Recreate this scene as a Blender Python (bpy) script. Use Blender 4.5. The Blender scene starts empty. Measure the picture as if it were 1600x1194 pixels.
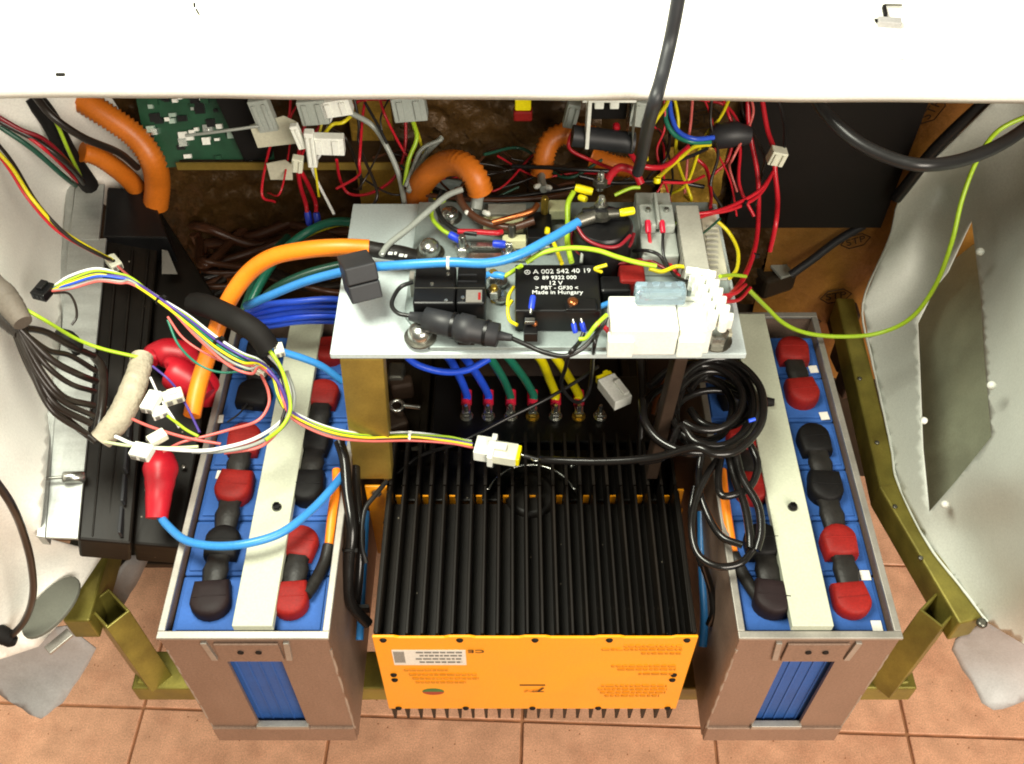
import bpy, bmesh, math, random
import numpy as np
from mathutils import Vector, Matrix
from mathutils.geometry import delaunay_2d_cdt
random.seed(7)
R = math.radians
scene = bpy.context.scene
COL = scene.collection

# ------------------------------------------------------------------ camera
CAM_Z = 1.60
cam_d = bpy.data.cameras.new('camera'); cam = bpy.data.objects.new('camera', cam_d); COL.objects.link(cam)
cam.location = (0, 0, CAM_Z); cam.rotation_euler = (R(40), 0, 0)
cam_d.sensor_width = 36; cam_d.lens = 36 * 1577 / 1600; cam_d.clip_start = 0.02; cam_d.clip_end = 60
scene.camera = cam

# ------------------------------------------------------------------ world (dim workshop air) and lamps
world = bpy.data.worlds.new('World'); scene.world = world; world.use_nodes = True
bg = world.node_tree.nodes['Background']
bg.inputs[0].default_value = (1.0, 0.97, 0.78, 1); bg.inputs[1].default_value = 0.13

def area(name, loc, target, sx, sy, power, col):
    l = bpy.data.lights.new(name, 'AREA'); l.shape = 'RECTANGLE'; l.size = sx; l.size_y = sy
    l.energy = power; l.color = col
    o = bpy.data.objects.new(name, l); COL.objects.link(o); o.location = loc
    o.rotation_euler = (Vector(target) - Vector(loc)).to_track_quat('-Z', 'Y').to_euler()
    return o
area('workshop_lamp', (-0.36, 0.56, 1.92), (-0.10, 0.70, 0.7), 0.55, 0.40, 22, (1.0, 1.0, 0.84))
area('front_fill_lamp', (1.0, -1.15, 2.0), (0.35, 0.55, 0.1), 1.3, 1.1, 62, (1.0, 0.91, 0.78))  # fill light added at front right to brighten floor and box fronts

vs = scene.view_settings
vs.view_transform = 'Standard'; vs.look = 'None'; vs.exposure = 0.42; vs.gamma = 1; vs.use_curve_mapping = False
scene.cycles.use_denoising = True
scene.cycles.max_bounces = 6
scene.cycles.filter_width = 1.9

# ------------------------------------------------------------------ placing helpers
F, CX, CY = 1577.0, 800.0, 597.0
SP, CP = math.sin(R(50)), math.cos(R(50))
def ray(px, py):
    u, v = px - CX, CY - py
    return Vector((u, v * SP + F * CP, v * CP - F * SP)) / F
CAMV = Vector((0, 0, CAM_Z))
def P(px, py, z):
    d = ray(px, py); return CAMV + d * ((z - CAM_Z) / d.z)
def PY(px, py, y):
    d = ray(px, py); return CAMV + d * (y / d.y)
def depth(p):
    q = p - CAMV; return q.y * CP - q.z * SP
def rad(wpx, p): return 0.5 * wpx * depth(p) / F

# ------------------------------------------------------------------ materials
def lin(c): return c / 12.92 if c <= 0.04045 else ((c + 0.055) / 1.055) ** 2.4
def hexc(h): return tuple(lin(int(h[i:i + 2], 16) / 255) for i in (0, 2, 4)) + (1,)
MATS = {}
def mat(name, col, rough=0.45, metal=0.0, var=0.12, scale=25.0, bump=0.0, bscale=None, dirt=0.0, dirtcol='2a2218', spec=0.5,
        trans=0.0, ior=1.45, alpha=1.0, stretch=None, emit=None, grain=0.10, speck=0.0, speckcol='c8c0b0'):
    if name in MATS: return MATS[name]
    m = bpy.data.materials.new(name); m.use_nodes = True; nt = m.node_tree; N, L = nt.nodes, nt.links
    b = N['Principled BSDF']
    c = hexc(col)
    tc = N.new('ShaderNodeTexCoord'); mp = N.new('ShaderNodeMapping')
    L.new(tc.outputs['Object'], mp.inputs[0])
    oi = N.new('ShaderNodeObjectInfo'); sc_ = N.new('ShaderNodeMath'); sc_.operation = 'MULTIPLY'; sc_.inputs[1].default_value = 41.0
    L.new(oi.outputs['Random'], sc_.inputs[0]); L.new(sc_.outputs[0], mp.inputs['Location'])
    if stretch: mp.inputs['Scale'].default_value = stretch
    nz = N.new('ShaderNodeTexNoise'); nz.inputs['Scale'].default_value = scale; nz.inputs['Detail'].default_value = 5
    L.new(mp.outputs[0], nz.inputs['Vector'])
    rp = N.new('ShaderNodeValToRGB')
    rp.color_ramp.elements[0].position = 0.3; rp.color_ramp.elements[1].position = 0.7
    rp.color_ramp.elements[0].color = tuple(x * (1 - var) for x in c[:3]) + (1,)
    rp.color_ramp.elements[1].color = tuple(min(1, x * (1 + var)) for x in c[:3]) + (1,)
    L.new(nz.outputs['Fac'], rp.inputs[0]); out = rp.outputs[0]
    if dirt > 0:
        n2 = N.new('ShaderNodeTexNoise'); n2.inputs['Scale'].default_value = scale * 0.45; n2.inputs['Detail'].default_value = 8
        n2.inputs['Roughness'].default_value = 0.7
        L.new(mp.outputs[0], n2.inputs['Vector'])
        r2 = N.new('ShaderNodeValToRGB'); r2.color_ramp.elements[0].position = 0.5; r2.color_ramp.elements[1].position = 0.75
        r2.color_ramp.elements[1].color = (dirt, dirt, dirt, 1)
        L.new(n2.outputs['Fac'], r2.inputs[0])
        mx = N.new('ShaderNodeMixRGB'); mx.inputs[2].default_value = hexc(dirtcol)
        L.new(r2.outputs[0], mx.inputs[0]); L.new(out, mx.inputs[1]); out = mx.outputs[0]
    if grain > 0:
        g = N.new('ShaderNodeTexNoise'); g.inputs['Scale'].default_value = 420; g.inputs['Detail'].default_value = 4; g.inputs['Roughness'].default_value = 0.7
        L.new(tc.outputs['Object'], g.inputs['Vector'])
        gm = N.new('ShaderNodeMapRange'); gm.inputs[1].default_value = 0.3; gm.inputs[2].default_value = 0.7
        gm.inputs[3].default_value = 1 - grain; gm.inputs[4].default_value = 1 + grain
        L.new(g.outputs['Fac'], gm.inputs[0])
        mm = N.new('ShaderNodeMixRGB'); mm.blend_type = 'MULTIPLY'; mm.inputs[0].default_value = 1
        L.new(out, mm.inputs[1]); L.new(gm.outputs[0], mm.inputs[2]); out = mm.outputs[0]
    if speck > 0:
        v = N.new('ShaderNodeTexVoronoi'); v.inputs['Scale'].default_value = 55
        L.new(tc.outputs['Object'], v.inputs['Vector'])
        lt = N.new('ShaderNodeMath'); lt.operation = 'LESS_THAN'; lt.inputs[1].default_value = speck
        L.new(v.outputs['Distance'], lt.inputs[0])
        ms = N.new('ShaderNodeMixRGB'); ms.inputs[2].default_value = hexc(speckcol)
        L.new(lt.outputs[0], ms.inputs[0]); L.new(out, ms.inputs[1]); out = ms.outputs[0]
    if name in ('tile', 'cell_blue', 'cap_red', 'inv_black', 'fender_grey'):
        rv = N.new('ShaderNodeMapRange'); k_ = .09 if name == 'tile' else .13; rv.inputs[3].default_value = 1 - k_; rv.inputs[4].default_value = 1 + k_ * .6
        L.new(oi.outputs['Random'], rv.inputs[0]); mv = N.new('ShaderNodeMixRGB'); mv.blend_type = 'MULTIPLY'; mv.inputs[0].default_value = 1
        L.new(out, mv.inputs[1]); L.new(rv.outputs[0], mv.inputs[2]); out = mv.outputs[0]
    L.new(out, b.inputs['Base Color'])
    mr = N.new('ShaderNodeMapRange'); mr.inputs[3].default_value = max(0.03, rough - 0.1); mr.inputs[4].default_value = min(1, rough + 0.12)
    L.new(nz.outputs['Fac'], mr.inputs[0]); L.new(mr.outputs[0], b.inputs['Roughness'])
    b.inputs['Metallic'].default_value = metal
    b.inputs['Specular IOR Level'].default_value = spec
    b.inputs['IOR'].default_value = ior
    if trans: b.inputs['Transmission Weight'].default_value = trans
    if alpha < 1: b.inputs['Alpha'].default_value = alpha
    if bump > 0:
        n3 = N.new('ShaderNodeTexNoise'); n3.inputs['Scale'].default_value = bscale or scale * 3; n3.inputs['Detail'].default_value = 6
        L.new(mp.outputs[0], n3.inputs['Vector'])
        bp = N.new('ShaderNodeBump'); bp.inputs['Strength'].default_value = bump; bp.inputs['Distance'].default_value = 0.004
        L.new(n3.outputs['Fac'], bp.inputs['Height']); L.new(bp.outputs[0], b.inputs['Normal'])
    if emit:
        b.inputs['Emission Color'].default_value = hexc(emit); b.inputs['Emission Strength'].default_value = 1
    MATS[name] = m; return m

mat('white_paint', 'efeee6', 0.34, var=0.03, scale=8, dirt=0.10, dirtcol='a59c8c')
mat('fender_paint', 'cbcfc6', 0.42, var=0.04, scale=7, dirt=0.14, dirtcol='8d8a7c', bump=0.05, bscale=30)
mat('fender_grey', 'a3a1a0', 0.5, var=0.12, scale=14, dirt=0.55, dirtcol='6a665c', bump=0.25, bscale=35)
mat('tile', 'e2ac8a', 0.40, var=0.16, scale=26, grain=.3, speck=.07, speckcol='9a5f3c', dirt=0.45, dirtcol='b8775a', bump=0.12, bscale=80)
mat('grout', 'a0714f', 0.9, var=0.25, scale=40)
mat('alu_sheet', 'b9bdba', 0.42, metal=0.75, var=0.08, scale=18, dirt=0.2, dirtcol='77756c', stretch=(1, 6, 1))
mat('alu_box_floor_tint', '8c7566', 0.50, metal=0.45, var=0.10, scale=16, grain=.2, stretch=(2, 2, 1), dirt=0.35, dirtcol='6f6258', bump=0.1, bscale=120)  # aluminium, with the brown reflection of the floor tiles put into its base colour
mat('alu_rim', 'a5a199', 0.48, metal=0.7, var=0.12, scale=40)
mat('tray_paint', 'bcc8c8', 0.42, var=0.03, scale=20, dirt=0.06, dirtcol='8a938e')
mat('tray_grey', '8d9997', 0.45, metal=0.15, var=0.08, scale=24, dirt=0.15, dirtcol='70766f')
mat('olive_steel', '7c7434', 0.40, metal=0.5, var=0.35, scale=22, dirt=0.5, dirtcol='4c3316', bump=0.08)
mat('brass_steel', '98803a', 0.42, metal=0.55, var=0.25, scale=16, dirt=0.4, dirtcol='5f4a22', bump=0.06)
mat('cell_blue', '31599c', 0.6, spec=.25, var=0.10, scale=20, dirt=0.12, dirtcol='23427c')
mat('cell_blue_deep', '2350a0', 0.5, var=0.10, scale=20)
mat('cap_red', '7e120d', 0.62, spec=.35, grain=.2, var=0.12, scale=40, dirt=0.1, dirtcol='6a0f0c', bump=0.05)
mat('boot_red', 'ae1424', 0.4, var=0.08, scale=30)
mat('cap_black', '0b0909', 0.6, spec=.25, var=0.2, scale=40, bump=0.06)
mat('cap_brown', '1e1415', 0.6, spec=.25, var=0.2, scale=40, bump=0.06)
mat('shrink_black', '1c1a18', 0.5, spec=.4, var=0.25, scale=60, bump=0.15)
mat('bar_cream', 'b4b8a4', 0.5, var=0.03, scale=30, dirt=0.08, dirtcol='9a9a86')
mat('inv_black', '110d09', 0.48, spec=.28, var=0.25, scale=30, dirt=0.22, dirtcol='2e241a', bump=0.05, stretch=(1, 0.4, 1), grain=.25, speck=.05, speckcol='8a8070')
mat('inv_orange', 'f09a0a', 0.38, var=0.04, scale=16, dirt=0.22, dirtcol='b06a0c')
mat('print_brown', 'c47e12', 0.6)
mat('print_dark', '2a1c0a', 0.6)
mat('sticker', 'd9d6cc', 0.5, var=0.05)
mat('print_grey', '6b6862', 0.6)
mat('logo_green', '2f6b34', 0.5); mat('logo_red', '9c2f1c', 0.5)
mat('black_plastic', '111112', 0.34, spec=.4, var=0.2, scale=30)
mat('black_matt', '131110', 0.7, spec=.25, var=0.25, scale=30, bump=0.05)
mat('black_soft', '26272a', 0.5, var=0.15, scale=30)
mat('board_black', '0f0c0b', 0.55, grain=.3, spec=.3, var=0.25, scale=12, dirt=0.12, dirtcol='2a1a10')
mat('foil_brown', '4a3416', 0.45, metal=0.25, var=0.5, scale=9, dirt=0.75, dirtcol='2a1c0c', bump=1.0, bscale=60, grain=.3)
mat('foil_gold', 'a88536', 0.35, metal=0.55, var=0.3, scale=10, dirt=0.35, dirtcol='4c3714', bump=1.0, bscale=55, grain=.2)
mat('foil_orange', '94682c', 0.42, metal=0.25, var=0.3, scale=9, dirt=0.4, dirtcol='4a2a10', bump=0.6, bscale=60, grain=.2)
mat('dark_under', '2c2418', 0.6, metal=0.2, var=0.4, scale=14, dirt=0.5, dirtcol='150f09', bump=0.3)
mat('dark_brown', '3a2c22', 0.55, metal=0.3, var=0.35, scale=18, dirt=0.4, dirtcol='191009', bump=0.2)
mat('liner_olive', '90957f', 0.7, var=0.3, scale=9, dirt=0.5, dirtcol='4a3a28', bump=0.15)
mat('pcb_green', '12432a', 0.42, var=0.25, scale=40)
mat('pcb_part', '9fb5a8', 0.4, var=0.2); mat('plug_grey', '5f6158', 0.65, var=.1); mat('loom_taupe', '5d554c', 0.7, var=.2, bump=.3, bscale=150); mat('solder', 'c8ccc8', 0.25, metal=0.9)
mat('white_plastic', 'e6e8e0', 0.42, var=0.03, scale=40)
mat('nylon', 'dfe0cc', 0.38, var=0.05, scale=40, trans=0.12)
mat('cream', 'd2d2a6', 0.5, var=0.06)
mat('grey_plastic', '9da39c', 0.48, var=0.06, scale=40)
mat('duct_grey', 'a09f94', 0.55, var=0.06, scale=40)
mat('duct_cream', 'bdbba6', 0.55, var=0.06, scale=40)
mat('tape_beige', 'a59c88', 0.85, var=0.16, scale=60, bump=0.6, bscale=160)
mat('steel', 'b9bab4', 0.25, metal=0.95, var=0.1, scale=60)
mat('steel_dark', '6b6a62', 0.35, metal=0.85, var=0.2, scale=60)
mat('copper', 'a8643a', 0.3, metal=0.85, var=0.15, scale=60)
mat('brass', 'b39845', 0.3, metal=0.85, var=0.15, scale=60)
mat('conduit_orange', 'c2691a', 0.42, var=0.08, scale=40)
mat('cable_orange', 'f0821a', 0.42, var=0.05, scale=20)
mat('clear_fuse', 'c4dcea', 0.08, var=0.02, trans=0.75)
mat('crimp_yellow', 'ecdc12', 0.35, var=0.04); mat('crimp_blue', '2340c8', 0.35, var=0.06); mat('crimp_red', 'c41a38', 0.35, var=0.06)
mat('print_white', 'cfd2d0', 0.6, var=0.02)
for n, c in dict(w_black='1b1a1a', w_grey='8e938c', w_red='b81c2a', w_darkred='7c1622', w_pink='c4605a', w_yellow='d2c41e', w_green='3f8f3c',
                 w_gy='9cbc2a', w_teal='1f6e58', w_darkgreen='1f4c3c', w_blue='2c52c8', w_royal='2450d8', w_sky='3683c8', w_white='dfe2e0',
                 w_purple='4c3a86', w_brown='4e3020', w_orange='cf7a1e', w_brightyellow='dccf10', w_loom='221c18', w_pale='b9c49a').items():
    mat(n, c, 0.32, var=0.06, scale=40)
mat('w_shiny', '151312', 0.2, var=0.1, scale=40)

# ------------------------------------------------------------------ mesh helpers
class MB:
    def __init__(s): s.v, s.f, s.sm = [], [], []
    def add(s, vs, fs, smooth=False):
        o = len(s.v); s.v += [tuple(v) for v in vs]
        s.f += [tuple(i + o for i in f) for f in fs]; s.sm += [smooth] * len(fs); return s
    def box(s, c, d, M=None):
        x, y, z = (k / 2 for k in d); c = Vector(c); vs = []
        for k in range(8):
            p = Vector((x if k & 1 else -x, y if k & 2 else -y, z if k & 4 else -z))
            vs.append(c + (M @ p if M else p))
        return s.add(vs, [(0, 2, 3, 1), (4, 5, 7, 6), (0, 1, 5, 4), (2, 6, 7, 3), (0, 4, 6, 2), (1, 3, 7, 5)])
    def bb(s, x0, x1, y0, y1, z0, z1): return s.box(((x0 + x1) / 2, (y0 + y1) / 2, (z0 + z1) / 2), (abs(x1 - x0), abs(y1 - y0), abs(z1 - z0)))
    def prism(s, poly, z0, z1, M=None, o=(0, 0, 0)):       # poly CCW in xy
        n = len(poly); o = Vector(o); tr = lambda p: o + (M @ Vector(p) if M else Vector(p))
        vs = [tr((x, y, z0)) for x, y in poly] + [tr((x, y, z1)) for x, y in poly]
        fs = [tuple(range(n - 1, -1, -1)), tuple(range(n, 2 * n))] + [(i, (i + 1) % n, n + (i + 1) % n, n + i) for i in range(n)]
        return s.add(vs, fs)
    def lathe(s, prof, c=(0, 0, 0), n=20, M=None, smooth=True):   # prof: (r,z) bottom to top
        c = Vector(c); vs, fs = [], []
        for r, z in prof:
            for k in range(n):
                a = 2 * math.pi * k / n; p = Vector((r * math.cos(a), r * math.sin(a), z)); vs.append(c + (M @ p if M else p))
        m = len(prof)
        for i in range(m - 1):
            for k in range(n): fs.append((i * n + k, i * n + (k + 1) % n, (i + 1) * n + (k + 1) % n, (i + 1) * n + k))
        s.add(vs, fs, smooth)
        s.add(vs[:n], [tuple(range(n - 1, -1, -1))]); s.add(vs[-n:], [tuple(range(n))]); return s
    def tube(s, path, r, n=10, ripple=None, caps=True):
        m = len(path); vs, fs = [], []; nrm = None; dist = 0
        for i, p in enumerate(path):
            t = (path[min(i + 1, m - 1)] - path[max(i - 1, 0)]); t = t.normalized() if t.length > 1e-9 else Vector((0, 0, 1))
            if nrm is None:
                nrm = Vector((0, 0, 1)) if abs(t.z) < 0.9 else Vector((1, 0, 0))
            nrm = (nrm - t * nrm.dot(t)).normalized(); bn = t.cross(nrm)
            rr = r[i] if isinstance(r, (list, tuple)) else r
            if ripple and i % 2: rr *= ripple
            for k in range(n):
                a = 2 * math.pi * k / n; vs.append(p + (nrm * math.cos(a) + bn * math.sin(a)) * rr)
        for i in range(m - 1):
            for k in range(n): fs.append((i * n + k, i * n + (k + 1) % n, (i + 1) * n + (k + 1) % n, (i + 1) * n + k))
        s.add(vs, fs, True)
        if caps: s.add(vs[:n], [tuple(range(n - 1, -1, -1))]); s.add(vs[-n:], [tuple(range(n))])
        return s
    def mesh(s, name):
        me = bpy.data.meshes.new(name); me.from_pydata(s.v, [], s.f); me.polygons.foreach_set('use_smooth', s.sm); me.update(); return me
    def ngon_fix(s): return s

def obj(name, mb, m, parent=None, bevel=0, seg=2, loc=None, rz=0, label=None):
    me = mb if isinstance(mb, bpy.types.Mesh) else mb.mesh(name)
    if not me.materials: me.materials.append(MATS[m])
    o = bpy.data.objects.new(name, me); COL.objects.link(o)
    if loc is not None: o.location = loc
    o.rotation_euler.z = rz
    if parent: o.parent = parent
    if bevel:
        b = o.modifiers.new('bevel', 'BEVEL'); b.width = bevel; b.segments = seg; b.limit_method = 'ANGLE'; b.angle_limit = R(40)
    if label: o['label'] = label
    return o
def tag(o, label, cat, group=None, kind=None):
    if label: o['label'] = label
    if cat: o['category'] = cat
    if group: o['group'] = group
    if kind: o['kind'] = kind
    return o
def thing(name, label, cat, loc=(0, 0, 0), rz=0, group=None):
    o = bpy.data.objects.new(name, None); COL.objects.link(o); o.location = loc; o.rotation_euler.z = rz; o.empty_display_size = 0.02
    return tag(o, label, cat, group)
def spline(pts, sub=8):
    pts = [Vector(p) for p in pts]
    if len(pts) < 3: return [pts[0].lerp(pts[-1], i / sub) for i in range(sub + 1)]
    q = [pts[0] * 2 - pts[1]] + pts + [pts[-1] * 2 - pts[-2]]; out = []
    for i in range(1, len(q) - 2):
        a, b, c, d = q[i - 1:i + 3]
        for k in range(sub):
            t = k / sub
            out.append(0.5 * ((2 * b) + (c - a) * t + (2 * a - 5 * b + 4 * c - d) * t * t + (3 * b - a - 3 * c + d) * t ** 3))
    out.append(pts[-1]); return out
def resample(path, step):
    out = [path[0]]; acc = 0
    for a, b in zip(path, path[1:]):
        L = (b - a).length; d = step - acc
        while d <= L and L > 0: out.append(a.lerp(b, d / L)); d += step
        acc = (acc + L) % step
    return out
def C(name, label, m, w, pts, cat='cable', group=None, parent=None, ripple=None, sub=8, wpx=True, n=10):
    """a cable along points (pixel x, pixel y, height)"""
    W = [P(*p) for p in pts]; mid = W[len(W) // 2]
    if len(W) > 3 and not ripple: W = [W[0]] + [q + Vector((random.uniform(-1, 1), random.uniform(-1, 1), random.uniform(-1, 1))) * .0011 for q in W[1:-1]] + [W[-1]]
    r = rad(w, mid) if wpx else w
    path = spline(W, sub)
    if ripple: path = resample(path, 0.0026)
    o = obj(name, MB().tube(path, r, n, ripple), m, parent)
    if parent is None: tag(o, label, cat, group)
    return o
def pbox(mb, px0, py0, px1, py1, z, h):
    """box whose TOP face covers that pixel rectangle at height z"""
    pm = (py0 + py1) / 2
    return mb.bb(P(px0, pm, z).x, P(px1, pm, z).x, P(0, py1, z).y, P(0, py0, z).y, z - h, z)
def rotz(a): return Matrix.Rotation(R(a), 3, 'Z')
def aim(d):
    return Vector(d).normalized().to_track_quat('Z', 'Y').to_matrix()
def text(body, size, loc, m, parent, rot=(0, 0, 0), name='lettering', ext=0.0002, align='CENTER', sx=1, shear=0):
    c = bpy.data.curves.new(name, 'FONT'); c.body = body; c.size = size; c.extrude = ext; c.align_x = align; c.align_y = 'CENTER'; c.shear = shear
    c.materials.append(MATS[m])
    t = bpy.data.objects.new('tmp', c); COL.objects.link(t); bpy.context.view_layer.update()
    me = bpy.data.meshes.new_from_object(t.evaluated_get(bpy.context.evaluated_depsgraph_get())); bpy.data.objects.remove(t)
    if not me.materials: me.materials.append(MATS[m])
    o = bpy.data.objects.new(name, me); COL.objects.link(o); o.location = loc; o.rotation_euler = rot; o.scale.x = sx; o.parent = parent
    return o
def inside(p, poly):
    x, y = p; r = False
    for (x0, y0), (x1, y1) in zip(poly, poly[1:] + poly[:1]):
        if (y0 > y) != (y1 > y) and x < (x1 - x0) * (y - y0) / (y1 - y0) + x0: r = not r
    return r
def sheet(name, outline, m, controls=(), holes=(), thick=0.0015, step=16, parent=None, sub=None, wob=0.0):
    """a pressed metal sheet: outline of (pixel x, pixel y, height); heights blend between the outline and the control points"""
    ctl = [(a, b, c) for a, b, c in outline] + list(controls)
    cx = np.array(ctl, float); XY = cx[:, :2] / 100.0; nC = len(cx)
    def phi(r): return np.where(r > 1e-9, r * r * np.log(np.maximum(r, 1e-9)), 0)
    K = phi(np.linalg.norm(XY[:, None] - XY[None], axis=2)) + np.eye(nC) * 0.02
    Pm = np.hstack([np.ones((nC, 1)), XY]); A_ = np.block([[K, Pm], [Pm.T, np.zeros((3, 3))]])
    sol = np.linalg.solve(A_, np.concatenate([cx[:, 2], np.zeros(3)]))
    def hz(x, y):
        q = np.array([x, y]) / 100.0
        return float(phi(np.linalg.norm(XY - q, axis=1)) @ sol[:nC] + sol[nC] + sol[nC + 1:] @ q)
    op = []
    for (a, b, c), (a2, b2, c2) in zip(outline, outline[1:] + outline[:1]):
        k = max(1, int(math.hypot(a2 - a, b2 - b) / step))
        for i in range(k):
            t = i / k; op.append((a + (a2 - a) * t + random.uniform(-wob, wob), b + (b2 - b) * t + random.uniform(-wob, wob)))
    pts = list(op); edges = [(i, (i + 1) % len(op)) for i in range(len(op))]; hp = []
    for h in holes:
        o = len(pts); q = []
        for (a, b), (a2, b2) in zip(h, h[1:] + h[:1]):
            k = max(1, int(math.hypot(a2 - a, b2 - b) / step))
            for i in range(k): t = i / k; q.append((a + (a2 - a) * t, b + (b2 - b) * t))
        pts += q; edges += [(o + i, o + (i + 1) % len(q)) for i in range(len(q))]; hp.append(q)
    xs = [p[0] for p in op]; ys = [p[1] for p in op]
    y = min(ys) + step / 2; row = 0
    while y < max(ys):
        x = min(xs) + (step / 2 if row % 2 else 0)
        while x < max(xs):
            if inside((x, y), op) and not any(inside((x, y), q) for q in hp):
                if all((x - a) ** 2 + (y - b) ** 2 > (step * 0.45) ** 2 for a, b in pts[:len(op) + sum(map(len, hp))]): pts.append((x, y))
            x += step
        y += step * 0.87; row += 1
    r = delaunay_2d_cdt([Vector(p) for p in pts], edges, [], 0, 1e-5)
    V = [tuple(v) for v in r[0]]; fs = []
    for f in r[2]:
        c = (sum(V[i][0] for i in f) / len(f), sum(V[i][1] for i in f) / len(f))
        if inside(c, op) and not any(inside(c, q) for q in hp): fs.append(tuple(reversed(f)) if True else f)
    vs = [P(a, b, hz(a, b)) for a, b in V]
    mb = MB(); mb.add(vs, fs, True); o = obj(name, mb, m, parent)
    so = o.modifiers.new('thickness', 'SOLIDIFY'); so.thickness = thick; so.offset = 0
    return o

# ------------------------------------------------------------------ floor
FLOOR_ROT = -2.05
fl = obj('floor', MB().bb(-2.6, 2.6, -1.6, 3.2, -0.05, -0.004), 'grout'); tag(fl, 'terracotta tiled workshop floor under the car', 'floor', kind='structure')
tp = 0.3085; me = MB().bb(-tp / 2 + .0024, tp / 2 - .0024, -tp / 2 + .0024, tp / 2 - .0024, -0.006, 0.0).mesh('tile')
ca, sa = math.cos(R(FLOOR_ROT)), math.sin(R(FLOOR_ROT))
for i in range(-7, 5):
    for j in range(-4, 4):
        lx, ly = (i + .5) * tp, (j + .5) * tp
        o = obj('tile', me, 'tile', fl, bevel=0.0012, seg=1, loc=(.633 + lx * ca - ly * sa, .606 + lx * sa + ly * ca, random.uniform(-.0006, .0006)), rz=R(FLOOR_ROT))

# ------------------------------------------------------------------ firewall with insulation, black board
YF = 1.06
fw = thing('firewall', 'brown foil insulated firewall behind the equipment', 'firewall', (0.05, YF, 0.3))
def local(mb, o):
    l = o.location; mb.v = [(x - l.x, y - l.y, z - l.z) for x, y, z in mb.v]; return mb
def wavy(x0, x1, z0, z1, y, amp, nx, nz, seed):
    rnd = random.Random(seed); mb = MB(); vs = []
    for j in range(nz + 1):
        for i in range(nx + 1):
            vs.append((x0 + (x1 - x0) * i / nx, y + rnd.uniform(-amp, amp), z0 + (z1 - z0) * j / nz))
    fs = [(j * (nx + 1) + i, j * (nx + 1) + i + 1, (j + 1) * (nx + 1) + i + 1, (j + 1) * (nx + 1) + i) for j in range(nz) for i in range(nx)]
    return mb.add(vs, fs, True)
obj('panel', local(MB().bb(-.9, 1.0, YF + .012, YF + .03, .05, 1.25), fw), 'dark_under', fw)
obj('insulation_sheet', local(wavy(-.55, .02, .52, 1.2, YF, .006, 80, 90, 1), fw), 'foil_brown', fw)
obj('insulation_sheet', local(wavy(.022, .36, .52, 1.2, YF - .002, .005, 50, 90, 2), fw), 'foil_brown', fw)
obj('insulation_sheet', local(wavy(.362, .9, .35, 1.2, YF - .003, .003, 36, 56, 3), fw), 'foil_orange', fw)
# printed hexagon marks on the insulation
def stp(px, py, y, size, tilt, parent=fw, ml='print_dark'):
    p = PY(px, py, y) - parent.location
    M = Matrix.Rotation(R(90), 3, 'X') @ Matrix.Rotation(R(tilt), 3, 'Z')
    hexp = [(size * 1.25 * math.cos(a) , size * .8 * math.sin(a)) for a in [R(k * 60) for k in range(6)]]
    mb = MB()
    for a, b in zip(hexp, hexp[1:] + hexp[:1]):
        mb.tube([p + M @ Vector((a[0], a[1], 0)), p + M @ Vector((b[0], b[1], 0))], size * .045, 5)
    obj('printed_hexagon', mb, ml, parent)
    text('STP', size * 1.05, p, ml, parent, rot=(R(90), R(-tilt), 0), name='printed_lettering')
stp(1337, 377, YF - .008, .016, 22); stp(1306, 463, YF - .008, .018, 14); stp(1101, 186, YF - .010, .019, 12); stp(1456, 172, YF - .008, .017, 70); stp(1262, 505, YF - .008, .016, 10)
bb = MB()
A_, B_, C_, D_ = PY(1132, 352, 1.035), PY(1375, 352, 1.035), PY(1446, 140, 1.035), PY(1085, 140, 1.035)
bb.prism([(A_.x, A_.z), (B_.x, B_.z), (B_.x + .004, 1.06), (A_.x, 1.06)], -.006, .006, M=Matrix.Rotation(R(90), 3, 'X'), o=(0, 1.035, 0))
tag(obj('controller_box', bb, 'board_black', bevel=.001), 'flat black control box on the firewall at upper right', 'control box')
# gold heat foil strip standing behind the tray
tag(obj('foil_strip', MB().bb(PY(562, 300, 1.02).x, PY(625, 300, 1.02).x, 1.016, 1.024, .56, 1.02), 'foil_gold', bevel=.002), 'gold foil wrapped upright behind tray left corner', 'bracket')
tag(obj('foil_strip', wavy(PY(640, 200, 1.03).x - .02, PY(735, 200, 1.03).x + .16, .80, 1.05, 1.035, .010, 30, 30, 9), 'foil_brown'), 'crumpled brown foil patch below the white hood centre', 'foil')
tag(obj('foil_patch', wavy(PY(1035, 280, 1.03).x, PY(1130, 280, 1.03).x, .66, .82, 1.035, .006, 14, 14, 10), 'foil_gold'), 'crumpled gold foil patch left of black control box', 'foil')

# ------------------------------------------------------------------ white hood over the back of the bay
hd = thing('hood_panel', 'overexposed white hood panel across the top', 'hood', (0, .73, 1.1))
def edge_y(x): return 0.7565 - .004 * x - .016 * max(0, x - .12) + .0009 * math.sin(x * 17 + 1) + .0005 * math.sin(x * 43) - .003 * math.exp(-((x - .045) / .05) ** 2)
prof = [(.004, -.020), (-.001, -.012), (0, -.003), (.004, .002), (.030, .006), (.0335, .009), (.10, .022), (.16, .032), (.22, .040), (.32, .046), (.6, .055)]
vs, fs = [], []
NX = 60
for i in range(NX + 1):
    x = -.75 + 1.5 * i / NX
    for dy, dz in prof: vs.append((x, edge_y(x) + dy - .73, dz))
n = len(prof)
for i in range(NX):
    for k in range(n - 1): fs.append((i * n + k, (i + 1) * n + k, (i + 1) * n + k + 1, i * n + k + 1))
skin = obj('outer_skin', MB().add(vs, fs, True), 'white_paint', hd)
so = skin.modifiers.new('t', 'SOLIDIFY'); so.thickness = .0012; so.offset = -1
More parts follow.
